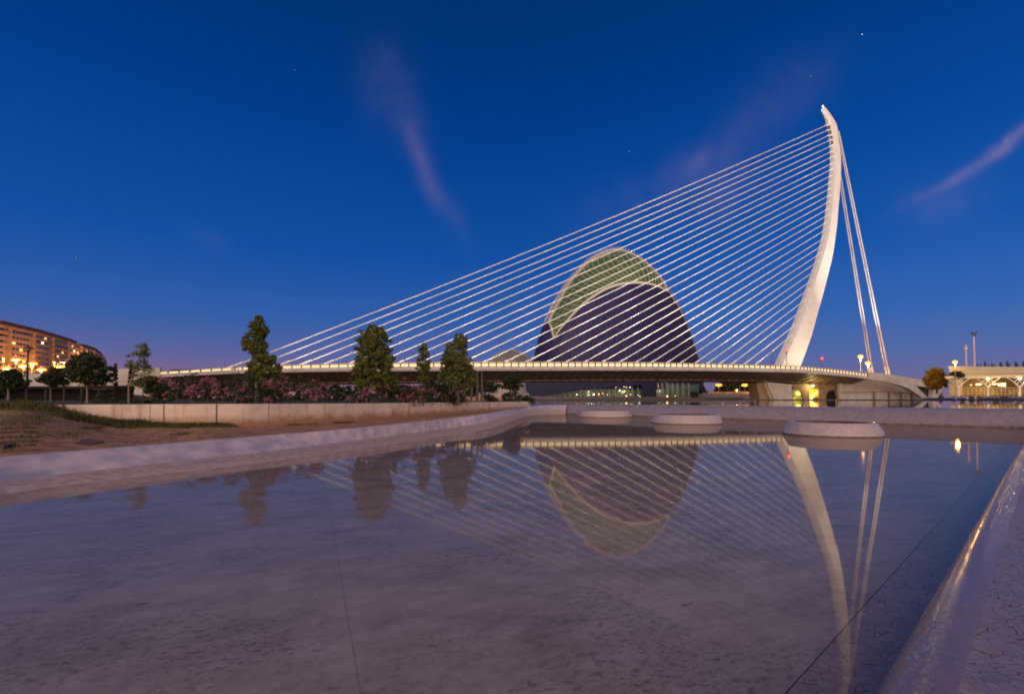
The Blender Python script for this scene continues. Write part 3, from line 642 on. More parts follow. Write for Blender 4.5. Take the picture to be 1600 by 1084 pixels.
# floodlights of the bridge: each is a real lamp on the deck
def flood(s, d, h, aim, power, spot, col=(1, .86, .66)):
    z = zc(s) if abs(d) < 10 else interp(ss, zf, s)
    o = Bw(s, d, z+h); MB().bbox(s-.25, s+.25, d-.2, d+.2, z+h-.55, z+h-.15).build('floodlight', m_dark, br)
    pointlight('flood_beam', o, power, col, .6, br, spot, aim)
mbt = mast_sec(17)[0]; mmid = mast_sec(11)[0]; mtop = mast_sec(3)[0]
FL = 1.6
flood(209, -15.5, .5, (mbt[0], mbt[1], mbt[2]+9), 5200*FL, 140, (1, .86, .60))
flood(222, -15, .6, mmid, 50000*FL, 34, (1, .88, .76))
flood(215, -15, .6, mtop, 90000*FL, 24, (1, .88, .76))
flood(226, -14, .6, mtop, 60000*FL, 24, (1, .88, .76))
for s, ai, pw_, an in ((0, 6, 60000, 80), (25, 8, 60000, 80), (50, 8, 80000, 80), (75, 8, 90000, 80), (100, 9, 110000, 80), (125, 10, 110000, 80), (150, 12, 90000, 80), (175, 16, 60000, 80)):
    ft, tp = stays[min(28, max(0, int(s/6.4)))]
    aim = lerp(stays[ai][0], stays[ai][1], .55)
    flood(s, -14, .5, aim, pw_*.48*FL, an, (1, .88, .72))

for k in range(10):
    s = -6+k*21; flood(s, -13.5, .5, Bw(s+12, 0, zc(s)+20), 2000*FL, 140, (1, .88, .70))
flood(236, -14, .5, lerp(Bw(bs0, 0, bs[2]), topn, .45), 50000*FL, 50, (1, .80, .66))
flood(192, -14, .5, lerp(stays[24][0], stays[24][1], .5), 12000*FL, 90, (1, .88, .72))

# ------------------------------------------------------------------ opera-like shell building behind the bridge
AC = (54.6, 262.0); AA, AB_, AH, AZ = 44.6, 33.0, 78.6, 1.4
def rq(z):
    q = max(0, min(1, (z-AZ)/AH)); return max(0.0, 1-q**1.95)**.60
def agp(th, z, k=1.0): r = rq(z)*k; return (AC[0]+AA*r*cos(th), AC[1]+AB_*r*sin(th), AZ+(z-AZ)*(1 if k == 1 else (k if k > 1 and z > 70 else 1)))
def aghit(px, py):
    a, s = ray(px, py); best = None; prev = None
    for k in range(1200):
        Y = 222+k*.06; x, z = a*Y, EYE+s*Y
        r = rq(z); F = sqrt(((x-AC[0])/AA)**2+((Y-AC[1])/AB_)**2)-r
        if best is None or F < best[0]: best = (F, x, Y, z)
        if F <= 0: break
    _, x, Y, z = best
    return atan2((Y-AC[1])/AB_, (x-AC[0])/AA), z
def params(pts, n):
    P = [aghit(*p) for p in pts]; P = [((t if t < pi/2 else t-2*pi), z) for t, z in P]
    return smoothpoly([tuple(p) for p in P], n)
ag = thing('arched_shell_building', 'tall blue-violet ribbed shell building with a green glazed opening, behind the bridge', 'building', (AC[0], AC[1], 1.36))
rim_px = [(867, 529), (876, 515), (887, 502), (907, 480), (929.5, 462), (949, 451), (969, 444.5), (989, 442), (1003, 442.3), (1017, 444.5), (1030, 449), (1043, 456)]
fr_px = [(867, 529), (863, 512), (860, 499.5), (866, 485), (875, 470), (888, 447), (904.6, 425), (924.5, 408), (949, 396.5), (985, 395), (1012, 410), (1043, 456)]
sil_px = [(846, 506), (852, 490), (857, 477), (867, 453), (880, 437), (900, 417), (919.5, 405), (939.5, 396), (959, 391), (979, 393), (1012, 410), (1043, 456)]
fr_px = [(867, 529), (862, 512), (860, 499.5), (875, 470), (886, 450), (904.6, 425), (924.5, 408), (949, 396.5), (970, 393.5), (990, 397), (1017, 416), (1043, 456)]
NPn = 66
Rm = params(rim_px, NPn); Fr = params(fr_px, NPn); Si = params(sil_px, NPn)
m_shell = M('violet_shell', (.038, .036, .14), .5, (.028, .026, .105), .35, spec=.25)
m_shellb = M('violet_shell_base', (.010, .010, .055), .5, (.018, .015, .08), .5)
m_glassg = M('green_glazing', (.05, .085, .055), .25, (.085, .13, .065), .12, spec=.5, emit=(.30, .45, .16), es=.035)
m_mull = M('green_ribs', (.32, .38, .23), .5)
m_rim = M('shell_rim', (.50, .46, .36), .5, emit=(1, .9, .6), es=.04)
# dark front shell: louvred columns falling from the rim to the ground
bnd = params([(834, 560), (839, 528), (846, 506), (860, 499.8)], 10)[:-1]+Rm+params([(1043, 456), (1060, 484), (1078, 525), (1090, 565), (1096, 590)], 14)[1:]
sh = MB(); rows_n = 16
for i in range(len(bnd)-1):
    (t0, z0), (t1, z1) = bnd[i], bnd[i+1]
    for j in range(rows_n):
        a = j/rows_n; b_ = (j+1)/rows_n
        za0 = z0+(6-z0)*a; za1 = z1+(6-z1)*a; zb0 = z0+(6-z0)*b_; zb1 = z1+(6-z1)*b_
        kk = lambda up: (1.0+(.006 if up else 0))
        sh.quad(agp(t0, zb0, kk(0)+.016), agp(t1, zb1, kk(0)), agp(t1, za1, kk(1)), agp(t0, za0, kk(1)+.016))
        sh.quad(agp(t0, zb0, kk(0)+.016), agp(t0, za0, kk(1)+.016), agp(t0, za0, kk(1)), agp(t0, zb0, kk(0)))
sh.build('ribbed_front_shell', m_shell, ag)
jn = MB()
for i in range(0, len(bnd), 2):
    t0, z0 = bnd[i]; jn.tube([agp(t0, z0+(6-z0)*q/10, 1.014) for q in range(11)], .24, 4)
for j in range(1, rows_n, 1): jn.tube([agp(t0, z0+(6-z0)*j/rows_n, 1.010) for t0, z0 in bnd[::3]], .05, 4)
jn.build('shell_joints', M('shell_joint', (.018, .014, .05), .7), ag)
# whole inner body (rear side) a little smaller
bd = MB(); bd.loft([[agp(2*pi*j/64, z, .985) for j in range(64)] for z in [6+k*(AH-4.7)/30 for k in range(31)]], True, False); bd.build('rear_shell', M('rear_shell_pale', (.30, .27, .32), .5, (.22, .2, .27), .2), ag, smooth=True)
gl = MB(); gl.loft([[agp(a[0]+(b_[0]-a[0])*k/8, a[1]+(b_[1]-a[1])*k/8, .992) for k in range(9)] for a, b_ in zip(Rm, Fr)], closed=False); gl.build('glazing', m_glassg, ag, smooth=True)
mu = MB()
for i in range(2, NPn-2, 2):
    a, b_ = Rm[i], Fr[max(0, i)]
    mu.tube([agp(a[0]+(b_[0]-a[0])*k/8, a[1]+(b_[1]-a[1])*k/8, 1.0) for k in range(9)], .17, 4)
for k in range(2, 9, 2):
    mu.tube([agp(Rm[i][0]+(Fr[i][0]-Rm[i][0])*k/9, Rm[i][1]+(Fr[i][1]-Rm[i][1])*k/9, .998) for i in range(0, NPn, 2)], .08, 4)
mu.build('glazing_bars', m_mull, ag)
MB().tube([agp(t, z, 1.012) for t, z in Rm], [.25+.55*sin(pi*min(1, max(0, (NPn-i)/NPn)))**.5 for i in range(NPn)], 6).build('front_rim', m_rim, ag)
MB().tube([agp(t, z, 1.005) for t, z in Fr[:44]], [.6-.4*i/44 for i in range(44)], 6).build('opening_frame', m_rim, ag)
MB().tube([agp(t, z, 1.004) for t, z in Si], .35, 6).build('crest_edge', m_rim, ag)
pl = MB(); pl.loft([[agp(a[0]+(b_[0]-a[0])*k/6, a[1]+(b_[1]-a[1])*k/6, 1.0) for k in range(7)] for a, b_ in zip(Fr[8:], Si[8:])], closed=False); pl.build('pale_side_panel', M('lavender_panel', (.42, .38, .42), .5, (.33, .3, .36), .3), ag)
nf = 0
for i in range(NPn):          # white fins standing out of the crest and the frame
    t, z = Si[i]; p0 = agp(t, z, 1.0); p1 = (p0[0]+(p0[0]-AC[0])*.012, p0[1], p0[2]+1.9)
    MB().tube([p0, p1], [.26, .10], 4).build('crest_fin', m_rim, ag); nf += 1
    if 6 < i < 38 and nf < 99:
        t, z = Fr[i]; p0 = agp(t, z, 1.0); p1 = (p0[0]-.8, p0[1]-.5, p0[2]+1.9); MB().tube([p0, p1], [.3, .10], 4).build('crest_fin', m_rim, ag); nf += 1
# foot of the building: dark hull wedge over a colonnade
def apoly(pts, Y, th, name, mat, parent=ag):
    A = [U(x, y, Y) for x, y in pts]; mb = MB(); n = len(A); hx = sum(p[0] for p in A)/n/Y; hx = min(p[0] for p in A)/Y if hx > 0 else max(p[0] for p in A)/Y
    mb.v = A+[(p[0]+th*hx*1.03, p[1]+th, p[2]) for p in A]
    mb.f = [tuple(range(n))[::-1], tuple(range(n, 2*n))]+[(i, (i+1) % n, n+(i+1) % n, n+i) for i in range(n)]; return mb.build(name, mat, parent)
apoly([(820, 595), (1010, 595), (1004, 601), (960, 604), (900, 611), (850, 618.5), (824, 619)], 222, 6, 'hull_wedge', m_shellb)
apoly([(1003, 596), (1025.5, 596), (1025.5, 623), (1003, 623)], 221, 7, 'stair_tower', m_shellb)
apoly([(840, 600), (1092, 600), (1092, 624), (840, 624)], 231, 1, 'lobby_glazing', M('lobby_glazing', (.06, .10, .09), .2, (.02, .025, .03), .6, lo=.4, hi=.6, emit=(.25, .35, .22), es=.08))
for i, x in enumerate([868, 876, 884, 892, 900, 908, 917, 926, 935, 944, 953, 962, 971, 980, 989, 998, 1029, 1036, 1044, 1052, 1060, 1068, 1077]):
    lt = 617-(x-868)*.11 if x < 1003 else 598
    apoly([(x-2.6, lt), (x-.6, lt), (x+1.6, 622), (x-.2, 622)], 224, 1.2, 'colonnade_rib', M('colonnade_rib', (.42, .44, .36), .5))
random.seed(11)
for i in range(26):
    x = random.choice([random.uniform(890, 1000), random.uniform(925, 1002), random.uniform(1028, 1080)]); y = random.uniform(609, 619) if x < 960 else random.uniform(603, 619)
    p = U(x, y, 226); MB().ball(p, random.uniform(.10, .30), 5).build('interior_lamp', m_lamp_w if random.random() < .45 else M('amber_lamp', (1, .6, .2), .5, emit=(1, .5, .12), es=8), ag)
for (x, y, pw_) in ((980, 612, 500), (925, 616, 350), (1040, 610, 500)):
    p = U(x, y, 226); pointlight('lobby_light', (p[0], p[1]-.5, p[2]), pw_, (.95, .9, .5), .4, ag)
for (x, y, pw_) in ((880, 540, 0),): pass
apoly([(820, 619.5), (1025, 620), (1160, 621), (1160, 624.4), (820, 624.4)], 212, 2, 'pale_plinth', M('lavender_plinth', (.30, .26, .30), .6, (.2, .18, .22), .2))
# upward glow on the opening: lamps of the building shining on its frame
p = U(862, 552, 212); pointlight('facade_flood', p, 9000, (1, .95, .45), .6, ag, 70, agp(*Fr[20]))

# ribbed dome far behind
dm = thing('ribbed_dome', 'small pale ribbed glass dome left of the violet shell building', 'dome', (0, 330, 1.4))
dcx = U(798, 566, 330)[0]; dz0 = U(798, 572, 330)[2]; R0 = 14.2; H0 = U(800, 547, 330)[2]-dz0
db = MB(); db.loft([[(dcx+R0*cos(a)*cos(2*pi*j/40), 330+R0*cos(a)*sin(2*pi*j/40), dz0+H0*sin(a)) for j in range(40)] for a in [k*pi/2/12*.995 for k in range(13)]], True, False); db.build('dome_shell', M('dome_glass', (.16, .17, .16), .4, (.22, .22, .2), .4), dm, smooth=True)
for k in range(26):
    th = pi*k/25+pi
    MB().tube([(dcx+(R0+.15)*cos(a)*cos(th), 330+(R0+.15)*cos(a)*sin(th), dz0+(H0+.15)*sin(a)) for a in [q*pi/2/8 for q in range(9)]], .16, 4).build('dome_rib', M('dome_rib', (.45, .44, .36), .5), dm)
db = MB(); db.lathe((dcx, 330), [(R0, 1.4), (R0, dz0)], 40); db.build('drum', m_conc, dm)

# ------------------------------------------------------------------ apartment blocks on the left
def block(name, label, base, ytops, floors, zt, zb_, colm, seed, lastcol):
    random.seed(seed)
    bl = thing(name, label, 'apartment block', (base[0][0], base[0][1], 1.36), 'curved apartment blocks on the left')
    pts = base; L = [0]
    for i in range(len(pts)-1): L.append(L[-1]+sqrt((pts[i+1][0]-pts[i][0])**2+(pts[i+1][1]-pts[i][1])**2))
    def at(u): return (interp(L, [p[0] for p in pts], u), interp(L, [p[1] for p in pts], u))
    n = 60; S_ = [L[-1]*k/n for k in range(n+1)]
    def zt_(u): return interp(L, zt, u)
    def nr(u):
        a = at(max(0, u-1)); b_ = at(min(L[-1], u+1)); t = nrm((b_[0]-a[0], b_[1]-a[1], 0)); return (t[1], -t[0])
    def off(u, o, z): a = at(u); m_ = nr(u); return (a[0]+m_[0]*o, a[1]+m_[1]*o, z)
    MB().loft([[off(u, 0, 1.3), off(u, 0, zt_(u)-2.6), off(u, -13, zt_(u)-2.6), off(u, -13, 1.3)] for u in S_]).build('wall', colm, bl)
    MB().loft([[off(u, -2.0, zt_(u)-2.6), off(u, -2.0, zt_(u)), off(u, -11, zt_(u)), off(u, -11, zt_(u)-2.6)] for u in S_]).build('penthouse_wall', M('penthouse', (.34, .20, .13), .8), bl)
    MB().loft([[off(u, .5, zt_(u)-2.7), off(u, .5, zt_(u)-2.25), off(u, -.5, zt_(u)-2.25), off(u, -.5, zt_(u)-2.7)] for u in S_]).build('cornice', M('cornice_orange', (.55, .30, .12), .8), bl)
    MB().loft([[off(u, -1.2, zt_(u)+.0), off(u, -1.2, zt_(u)+.35), off(u, -12, zt_(u)+.35), off(u, -12, zt_(u))] for u in S_]).build('roof', M('roof_tile', (.30, .13, .07), .8), bl)
    nw = 0; rest = MB(); lit = 0
    cols = int(L[-1]/3.1); fh = [(zt_(u)) for u in S_]
    glass = M('night_window', (.02, .022, .03), .15, spec=.8); litm = [M('lit_window_a', (1, .7, .3), .5, emit=(1, .62, .2), es=1.6), M('lit_window_b', (1, .9, .6), .5, emit=(1, .85, .5), es=3.2)]
    for f in range(floors):
        zf_ = -4.6-2.95*f
        bal = MB()
        segs = [u for u in S_ if u > lastcol]
        if segs: bal.loft([[off(u, 1.25, zt_(u)+zf_-1.55), off(u, 1.25, zt_(u)+zf_-.55), off(u, .004, zt_(u)+zf_-.55), off(u, .004, zt_(u)+zf_-1.55)] for u in segs]); bal.build('balcony', M('balcony_front', (.40, .30, .24), .8, (.34, .24, .18), .2), bl)
        for c in range(cols):
            u = (c+.5)*L[-1]/cols; isb = u > lastcol; w = .8 if not isb else 1.22; z1 = zt_(u)+zf_+.75; z0 = z1-(1.4 if isb else 1.5)
            if c % 7 == 6 and isb: continue
            mb = MB(); o_ = .06
            mb.hexa([off(u-w, o_, z0), off(u+w, o_, z0), off(u+w, -.05, z0), off(u-w, -.05, z0)], [off(u-w, o_, z1), off(u+w, o_, z1), off(u+w, -.05, z1), off(u-w, -.05, z1)])
            r_ = random.random()
            if r_ < .075 and isb:
                mb.build('lit_window', litm[0] if r_ < .05 else litm[1], bl); lit += 1
            elif nw < 80: mb.build('window', glass, bl); nw += 1
            else: k0 = len(rest.v); rest.v += mb.v; rest.f += [tuple(k0+i for i in q) for q in mb.f]
    if rest.v: tag(rest.build('window', glass, bl), kind='stuff')
    if lastcol < L[-1]:
        u = lastcol+8
        while u < L[-1]:
            MB().hexa([off(u-.25, 1.3, 1.3), off(u+.25, 1.3, 1.3), off(u+.25, 0.01, 1.3), off(u-.25, 0.01, 1.3)], [off(u-.25, 1.3, zt_(u)-2.9), off(u+.25, 1.3, zt_(u)-2.9), off(u+.25, .01, zt_(u)-2.9), off(u-.25, .01, zt_(u)-2.9)]).build('party_wall', colm, bl); u += 21.7
    return bl
def UB(px, py, Y): p = U(px, py, Y); return p
q1 = [UB(-60, 488, 232), UB(5, 501, 250), UB(30, 507, 262), UB(60, 514, 280), UB(95, 524, 305), UB(126, 534.5, 335)]
m_ap = M('sandstone_render', (.50, .31, .17), .85, (.42, .25, .13), .15)
block('apartment_block', 'long curved apartment block with rows of balconies and lit windows, at the left edge', [p[:2] for p in q1], None, 10, [p[2] for p in q1], None, m_ap, 5, 14.5)
q2 = [UB(127, 535, 350), UB(140, 538, 368), UB(152, 542.5, 390), UB(161, 549, 418), UB(165.5, 557, 445)]
block('apartment_block', 'smaller rounded apartment block standing just right of the long one', [p[:2] for p in q2], None, 9, [p[2]-1.0 for p in q2], None, M('pale_render', (.50, .36, .24), .85), 6, 0.5)

# ------------------------------------------------------------------ lamps
def lamp_double(px, y, Y, lab, power=9000, half=4.0, up=1.6, zb=1.36, col=(1, .45, .1), grp='lit twin-arm street lamps before the apartments'):
    c = U(px, y, Y); t = thing('street_lamp', lab, 'street lamp', (c[0], c[1], zb), grp)
    MB().tube([(c[0], c[1], zb), (c[0], c[1], c[2]+up)], [.16, .09], 6).build('pole', M('galvanised', (.30, .27, .24), .5), t)
    hw = half*Y/780
    for s_ in (-1, 1):
        a = MB().tube([(c[0], c[1], c[2]+up), (c[0]+s_*hw*.6, c[1], c[2]+up*.8), (c[0]+s_*hw, c[1], c[2]+.25)], .07, 5).build('arm', M('galvanised', (.3, .27, .24)), t)
        MB().ball((c[0]+s_*hw, c[1], c[2]), .0040*Y, 8, .6).build('lamp_head', m_lamp_o, t)
    pointlight('lamp_light', (c[0], c[1], c[2]-.6), power, col, .5, t); return t
lamp_double(25, 562, 170, 'tallest lit twin-arm street lamp at the far left', 9000)
lamp_double(37, 572, 200, 'lit twin-arm street lamp just left of the dark unlit lamp post', 8000, 5)
lamp_double(11, 575.5, 215, 'lit twin-arm street lamp nearest the left edge of the picture', 8000, 4)
lamp_double(52, 568, 225, 'lit twin-arm street lamp just right of the dark unlit lamp post', 8000, 3)
lamp_double(65, 577.5, 235, 'low lit twin-arm street lamp above the white ramp wall', 8000, 4)
lamp_double(93, 572.5, 250, 'lit twin-arm street lamp left of the dark spreading tree', 9000, 4.5)
for (px, y, Y, pw_) in ((5, 560, 222, 15000), (50, 572, 248, 14000), (85, 566, 272, 13000), (135, 566, 330, 18000), (158, 572, 372, 12000)):
    p = U(px, y, Y)
    t = thing('street_lamp', {5: 'lit street lamp low at the left edge, close to the facade', 50: 'lit street lamp close to the middle of the facade', 85: 'lit street lamp behind, by the right third of the facade', 135: 'lit street lamp behind the dark spreading tree', 158: 'lit street lamp by the rounded block'}[px], 'street lamp', (p[0], p[1], 1.36), 'street lamps at the foot of the facade')
    MB().tube([(p[0], p[1], 1.36), p], [.15, .09], 6).build('pole', M('galvanised', (.3, .27, .24)), t); MB().ball(p, .5, 8, .6).build('lamp_head', m_lamp_o, t)
    pointlight('lamp_light', (p[0], p[1], p[2]-.8), pw_, (1, .42, .08), .5, t)
# unlit lamp post close by
c = U(44.5, 544, 38); t = thing('lamp_post', 'dark unlit lamp post with a flat hood on the grass at the left', 'lamp post', U(44.5, 627, 38))
bz = U(44.5, 628, 38)[2]
MB().tube([(c[0]-.02, c[1], bz-.1), (c[0]-.02, c[1], c[2]-.45), (c[0]+.03, c[1], c[2]-.2), (c[0]+.12, c[1], c[2]-.05)], [.085, .06, .055, .05], 8).build('pole', m_dark, t)
MB().hexa([(c[0]-.32, c[1]-.2, c[2]-.04), (c[0]+.42, c[1]-.2, c[2]-.04), (c[0]+.42, c[1]+.2, c[2]-.04), (c[0]-.32, c[1]+.2, c[2]-.04)], [(c[0]-.12, c[1]-.1, c[2]+.09), (c[0]+.22, c[1]-.1, c[2]+.09), (c[0]+.22, c[1]+.1, c[2]+.09), (c[0]-.12, c[1]+.1, c[2]+.09)]).build('hood', m_dark, t)
MB().hexa([(c[0]-.04, c[1]-.1, c[2]-.13), (c[0]+.12, c[1]-.1, c[2]-.13), (c[0]+.12, c[1]+.1, c[2]-.13), (c[0]-.04, c[1]+.1, c[2]-.13)], [(c[0]-.08, c[1]-.12, c[2]-.045), (c[0]+.16, c[1]-.12, c[2]-.045), (c[0]+.16, c[1]+.12, c[2]-.045), (c[0]-.08, c[1]+.12, c[2]-.045)]).build('lens', M('lens', (.3, .2, .15), .3), t)

def lamp_single(px, y, ybase, Y, lab, r, power, col=(1, .5, .12), grp=None, zb=None):
    c = U(px, y, Y); b_ = U(px, ybase, Y); z0 = zb if zb else b_[2]
    t = thing('street_lamp', lab, 'street lamp', (c[0], c[1], z0), grp)
    MB().tube([(c[0], c[1], z0), (c[0], c[1], c[2])], [.16, .10], 6).build('pole', M('galvanised', (.3, .27, .24)), t)
    MB().ball(c, r, 10, .75).build('lamp_head', m_lamp_o, t)
    pointlight('lamp_light', (c[0], c[1]-.3, c[2]-r-.2), power, col, .4, t); return t
lamp_single(1344.5, 557, 584, 214, 'bright orange street lamp on the bridge, the taller of the two', 1.0, 9000, zb=11.5)
lamp_single(1356, 567, 584, 208, 'bright orange street lamp on the bridge, the shorter one by the back stays', .85, 7000, zb=11)
def signal(px, y, Y, lab, zb):
    c = U(px, y, Y); t = thing('traffic_signal', lab, 'traffic light', (c[0], c[1], zb))
    MB().tube([(c[0], c[1], zb), (c[0], c[1], c[2])], .10, 6).build('pole', m_dark, t)
    MB().box(c[0]-.35, c[0]+.35, c[1]-.2, c[1]+.2, c[2]-1.3, c[2]+.6).build('signal_head', m_redbody, t)
    MB().ball((c[0], c[1]-.25, c[2]), .34, 8).build('red_light', m_red, t)
signal(1229, 547, 197, 'traffic light showing red in front of the foot of the mast', 13.6)
signal(1283.5, 560, 205, 'traffic light showing red on the bridge right of the mast', 13.2)
signal(1456.5, 578.5, 190, 'red light beside the orange-lit tree right of the bridge', 5)
c = U(1206, 546, 200); t = thing('sign_gantry', 'thin dark pole with cross arms on the deck left of the mast', 'sign pole', (c[0], c[1], 13.8))
MB().tube([(c[0], c[1], 13.8), (c[0], c[1], c[2]+1)], .1, 5).build('pole', m_dark, t); MB().box(c[0]-1.2, c[0]+1.2, c[1]-.1, c[1]+.1, c[2]-.9, c[2]-.6).build('cross_arm', m_dark, t)
# lamps seen through under the bridge
for (px, y, Y, tw, lab) in ((1123, 601.5, 300, 1, 'left twin-head lamp seen under the deck beyond the pools'), (1164, 601.5, 300, 1, 'right twin-head lamp seen under the deck beyond the pools'), (1151, 609, 290, 0, 'low lamp seen under the deck between two taller twin ones'), (1181, 608, 280, 0, 'low lamp seen under the deck right beside the pier')):
    if tw: lamp_double(px, y, Y, lab, 2600, 2, .6, grp='lamps seen under the deck')
    else: lamp_single(px, y, 618, Y, lab, .45, 1500, grp='lamps seen under the deck', zb=1.4)

# ------------------------------------------------------------------ seen under the deck
def slab(name, lab, cat, pts, Y, th, mat):
    A = [U(x, y, Y) for x, y in pts]; mb = MB(); n = len(A); mb.v = A+[(p[0], p[1]+th, p[2]) for p in A]
    mb.f = [tuple(range(n))[::-1], tuple(range(n, 2*n))]+[(i, (i+1) % n, n+(i+1) % n, n+i) for i in range(n)]
    o = mb.build(name, mat); return tag(o, lab, cat)
m_grey = M('far_grey_wall', (.20, .19, .22), .7, (.15, .14, .17), .1)
slab('low_wall', 'grey wall seen under the deck left of the pier', 'wall', [(1092, 615), (1182, 615), (1182, 623), (1092, 623)], 262, 1, m_grey)
slab('service_kiosk', 'small dark kiosk seen under the deck at the corner of the shell building', 'kiosk', [(1081, 612), (1091.5, 612), (1091.5, 622.5), (1081, 622.5)], 228, 4, M('kiosk', (.03, .015, .03), .6))
slab('road_barrier', 'orange-lit road barrier beneath the far lamps under the deck', 'barrier', [(1104, 612), (1182, 611.4), (1182, 614.8), (1108, 615.4)], 285, .5, M('orange_barrier', (.6, .35, .15), .7, (.3, .15, .05), .6))
# railing standing in the upper pool, right behind the basin wall
rl = thing('pool_railing', 'thin metal railing standing on the basin wall under the middle of the bridge', 'railing', G(1130, 634, 1.25))
prev = None
rpts = [(1068.5, 627.5, 633.5), (1098, 627.3, 634), (1127.5, 626.8, 634.5), (1130, 627, 634.5), (1156, 626.6, 635), (1179.5, 626.6, 635.5)]
def onwall(px):     # along the crest of the basin wall
    a = (px-800)/780/1.0; q0 = fw(0, 1.8, 0); dx, dy = FD
    s_ = (a*q0[1]-q0[0])/(dx-a*dy); return fw(s_, 1.8, 0)
for i, (x, yt, yb) in enumerate(rpts):
    p = onwall(x); zt_ = EYE+ray(x, yt)[1]*p[1]
    MB().tube([(p[0], p[1], 1.2), (p[0], p[1], zt_)], .035, 6).build('post', M('rail_metal', (.35, .3, .3), .4), rl)
    if i and i != 3: MB().tube([prev, lerp(prev, (p[0], p[1], zt_), .5)[:2]+((prev[2]+zt_)/2-.03,), (p[0], p[1], zt_)], .022, 5).build('rail', M('rail_metal', (.35, .3, .3)), rl)
    prev = (p[0], p[1], zt_)
for x, lab in ((1218, 'thin post in the upper pool before the white pier'), (1260, 'thin post in the upper pool before the yellow doorway'), (1306, 'thin post in the upper pool before the dark opening')):
    p = onwall(x); tag(MB().tube([(p[0], p[1], 1.2), (p[0], p[1], 1.84)], .035, 6).build('rail_post', M('rail_metal', (.3, .3, .3)), None), lab, 'post', 'single posts on the basin wall')

# ------------------------------------------------------------------ pavilion on the right
pv = thing('pavilion', 'long flat-roofed pavilion with branching white columns, lit inside, at the right edge', 'pavilion', U(1540, 618, 150)[:2]+(1.36,))
PY = 150
def pvp(pts, y0, th, name, mat): return apoly(pts, y0, th, name, mat, pv)
m_pv = M('pavilion_concrete', (.52, .46, .30), .7, (.44, .39, .26), .3)
pvp([(1481.5, 572), (1523, 572.4), (1700, 574), (1700, 582.5), (1600, 583), (1510, 585), (1495, 581.5), (1484, 581.3)], PY-1, 14, 'roof', m_pv)
pvp([(1476, 588), (1512, 585.5), (1620, 584), (1700, 584), (1700, 586), (1620, 587.5), (1512, 590), (1478, 591.5)], PY-3.5, 5, 'canopy', M('canopy_lit', (.70, .60, .36), .6))
pvp([(1483.5, 592), (1504, 592), (1504, 618), (1483.5, 618)], PY+2, 2, 'end_wall', M('tan_wall', (.38, .28, .17), .7))
pvp([(1500, 592), (1700, 589), (1700, 619), (1500, 619)], PY+8, 1, 'back_wall', M('brown_wall', (.20, .13, .06), .8, (.12, .08, .04), .3))
def ycol(px, near=PY-3):
    t = MB(); g = lambda x, y: U(x, y, near)
    t.tube([g(px, 619), g(px, 605)], [.28, .22], 6)
    for sgn in (-1, 1):
        t.tube([g(px, 605), g(px+sgn*9, 597), g(px+sgn*20, 589.5)], [.22, .17, .14], 6)
        t.tube([g(px+sgn*9, 597), g(px+sgn*2, 591)], [.14, .10], 6)
        t.tube([g(px+sgn*5, 600.5), g(px, 595), g(px-sgn*8, 590.5)], [.13, .11, .1], 6)
    t.build('branching_column', m_white, pv)
for px in (1497.5, 1543.5, 1593.5, 1640): ycol(px)
gb = MB()
for k in range(30):
    a = U(1506+k*6.5, 606, PY); b_ = U(1506+k*6.5, 618.5, PY); gb.tube([b_, a], .05, 4)
for y in (606, 610.2, 614.4): gb.tube([U(1505, y, PY), U(1700, y, PY)], .05, 4)
gb.build('lattice_fence', m_mull if False else M('cream_metal', (.55, .48, .30), .5), pv)
m_sign = M('light_panel', (1, .9, .6), .5, emit=(1, .8, .45), es=1.6)
for pts in ([(1525, 599.2), (1534, 599), (1533, 601.6), (1524.5, 601.8)], [(1551, 599.5), (1558.5, 598.6), (1556, 601), (1551, 601.4)], [(1559, 599), (1571.5, 598), (1571.5, 604), (1559, 602.8)], [(1516, 600.8), (1519, 600.8), (1519, 602.2), (1516, 602.2)]): pvp(pts, PY+4, .2, 'light_panel', m_sign)
for px, pw_ in ((1543.5, 1300), (1593.5, 1300), (1560, 300), (1520, 200)):
    p = U(px, 592.6, PY-2.2); pointlight('canopy_light', p, pw_, (1, .66, .22), .25, pv)
    if pw_ > 1000: MB().ball(U(px, 591.5, PY-2.6), .45, 8, .5).build('canopy_lamp', m_lamp_w, pv)
p = U(1560, 600, PY+4.5); pointlight('inner_light', p, 600, (1, .6, .2), .5, pv)
lamp_single(1492, 565.5, 572, 146, 'bright orange lamp standing above the left end of the pavilion roof', .62, 1100, zb=1.4)
p = U(1480, 573, 120); 
for (px, yt, lab, hd) in ((1509, 538, 'shorter pale floodlight mast behind the pavilion roof', 0), (1521.5, 525, 'taller pale mast with four dark floodlights behind the pavilion roof', 1)):
    c = U(px, yt, 190); t = thing('floodlight_mast', lab, 'light mast', (c[0], c[1], 1.36), 'masts behind the pavilion')
    MB().tube([(c[0], c[1], 1.36), c], [.35, .22], 6).build('pole', M('pink_pole', (.75, .52, .45), .6), t)
    if hd:
        for dx_, dz_ in ((-.9, 1.1), (.2, .3), (-.4, .6), (.6, 1.3)):
            q = (c[0]+dx_, c[1]-.3, c[2]+dz_); MB().box(q[0]-.32, q[0]+.32, q[1]-.2, q[1]+.2, q[2]-.3, q[2]+.3).build('floodlight', m_dark, t)
        MB().tube([(c[0]-.9, c[1], c[2]+.9), (c[0]+.7, c[1], c[2]+1.1)], .08, 4).build('crossbar', M('pink_pole', (.7, .5, .45)), t)
    else:
        MB().box(c[0]-.5, c[0]+.5, c[1]-.3, c[1]+.3, c[2]-1.9, c[2]-1.1).build('head_frame', M('pink_pole', (.7, .5, .45)), t)
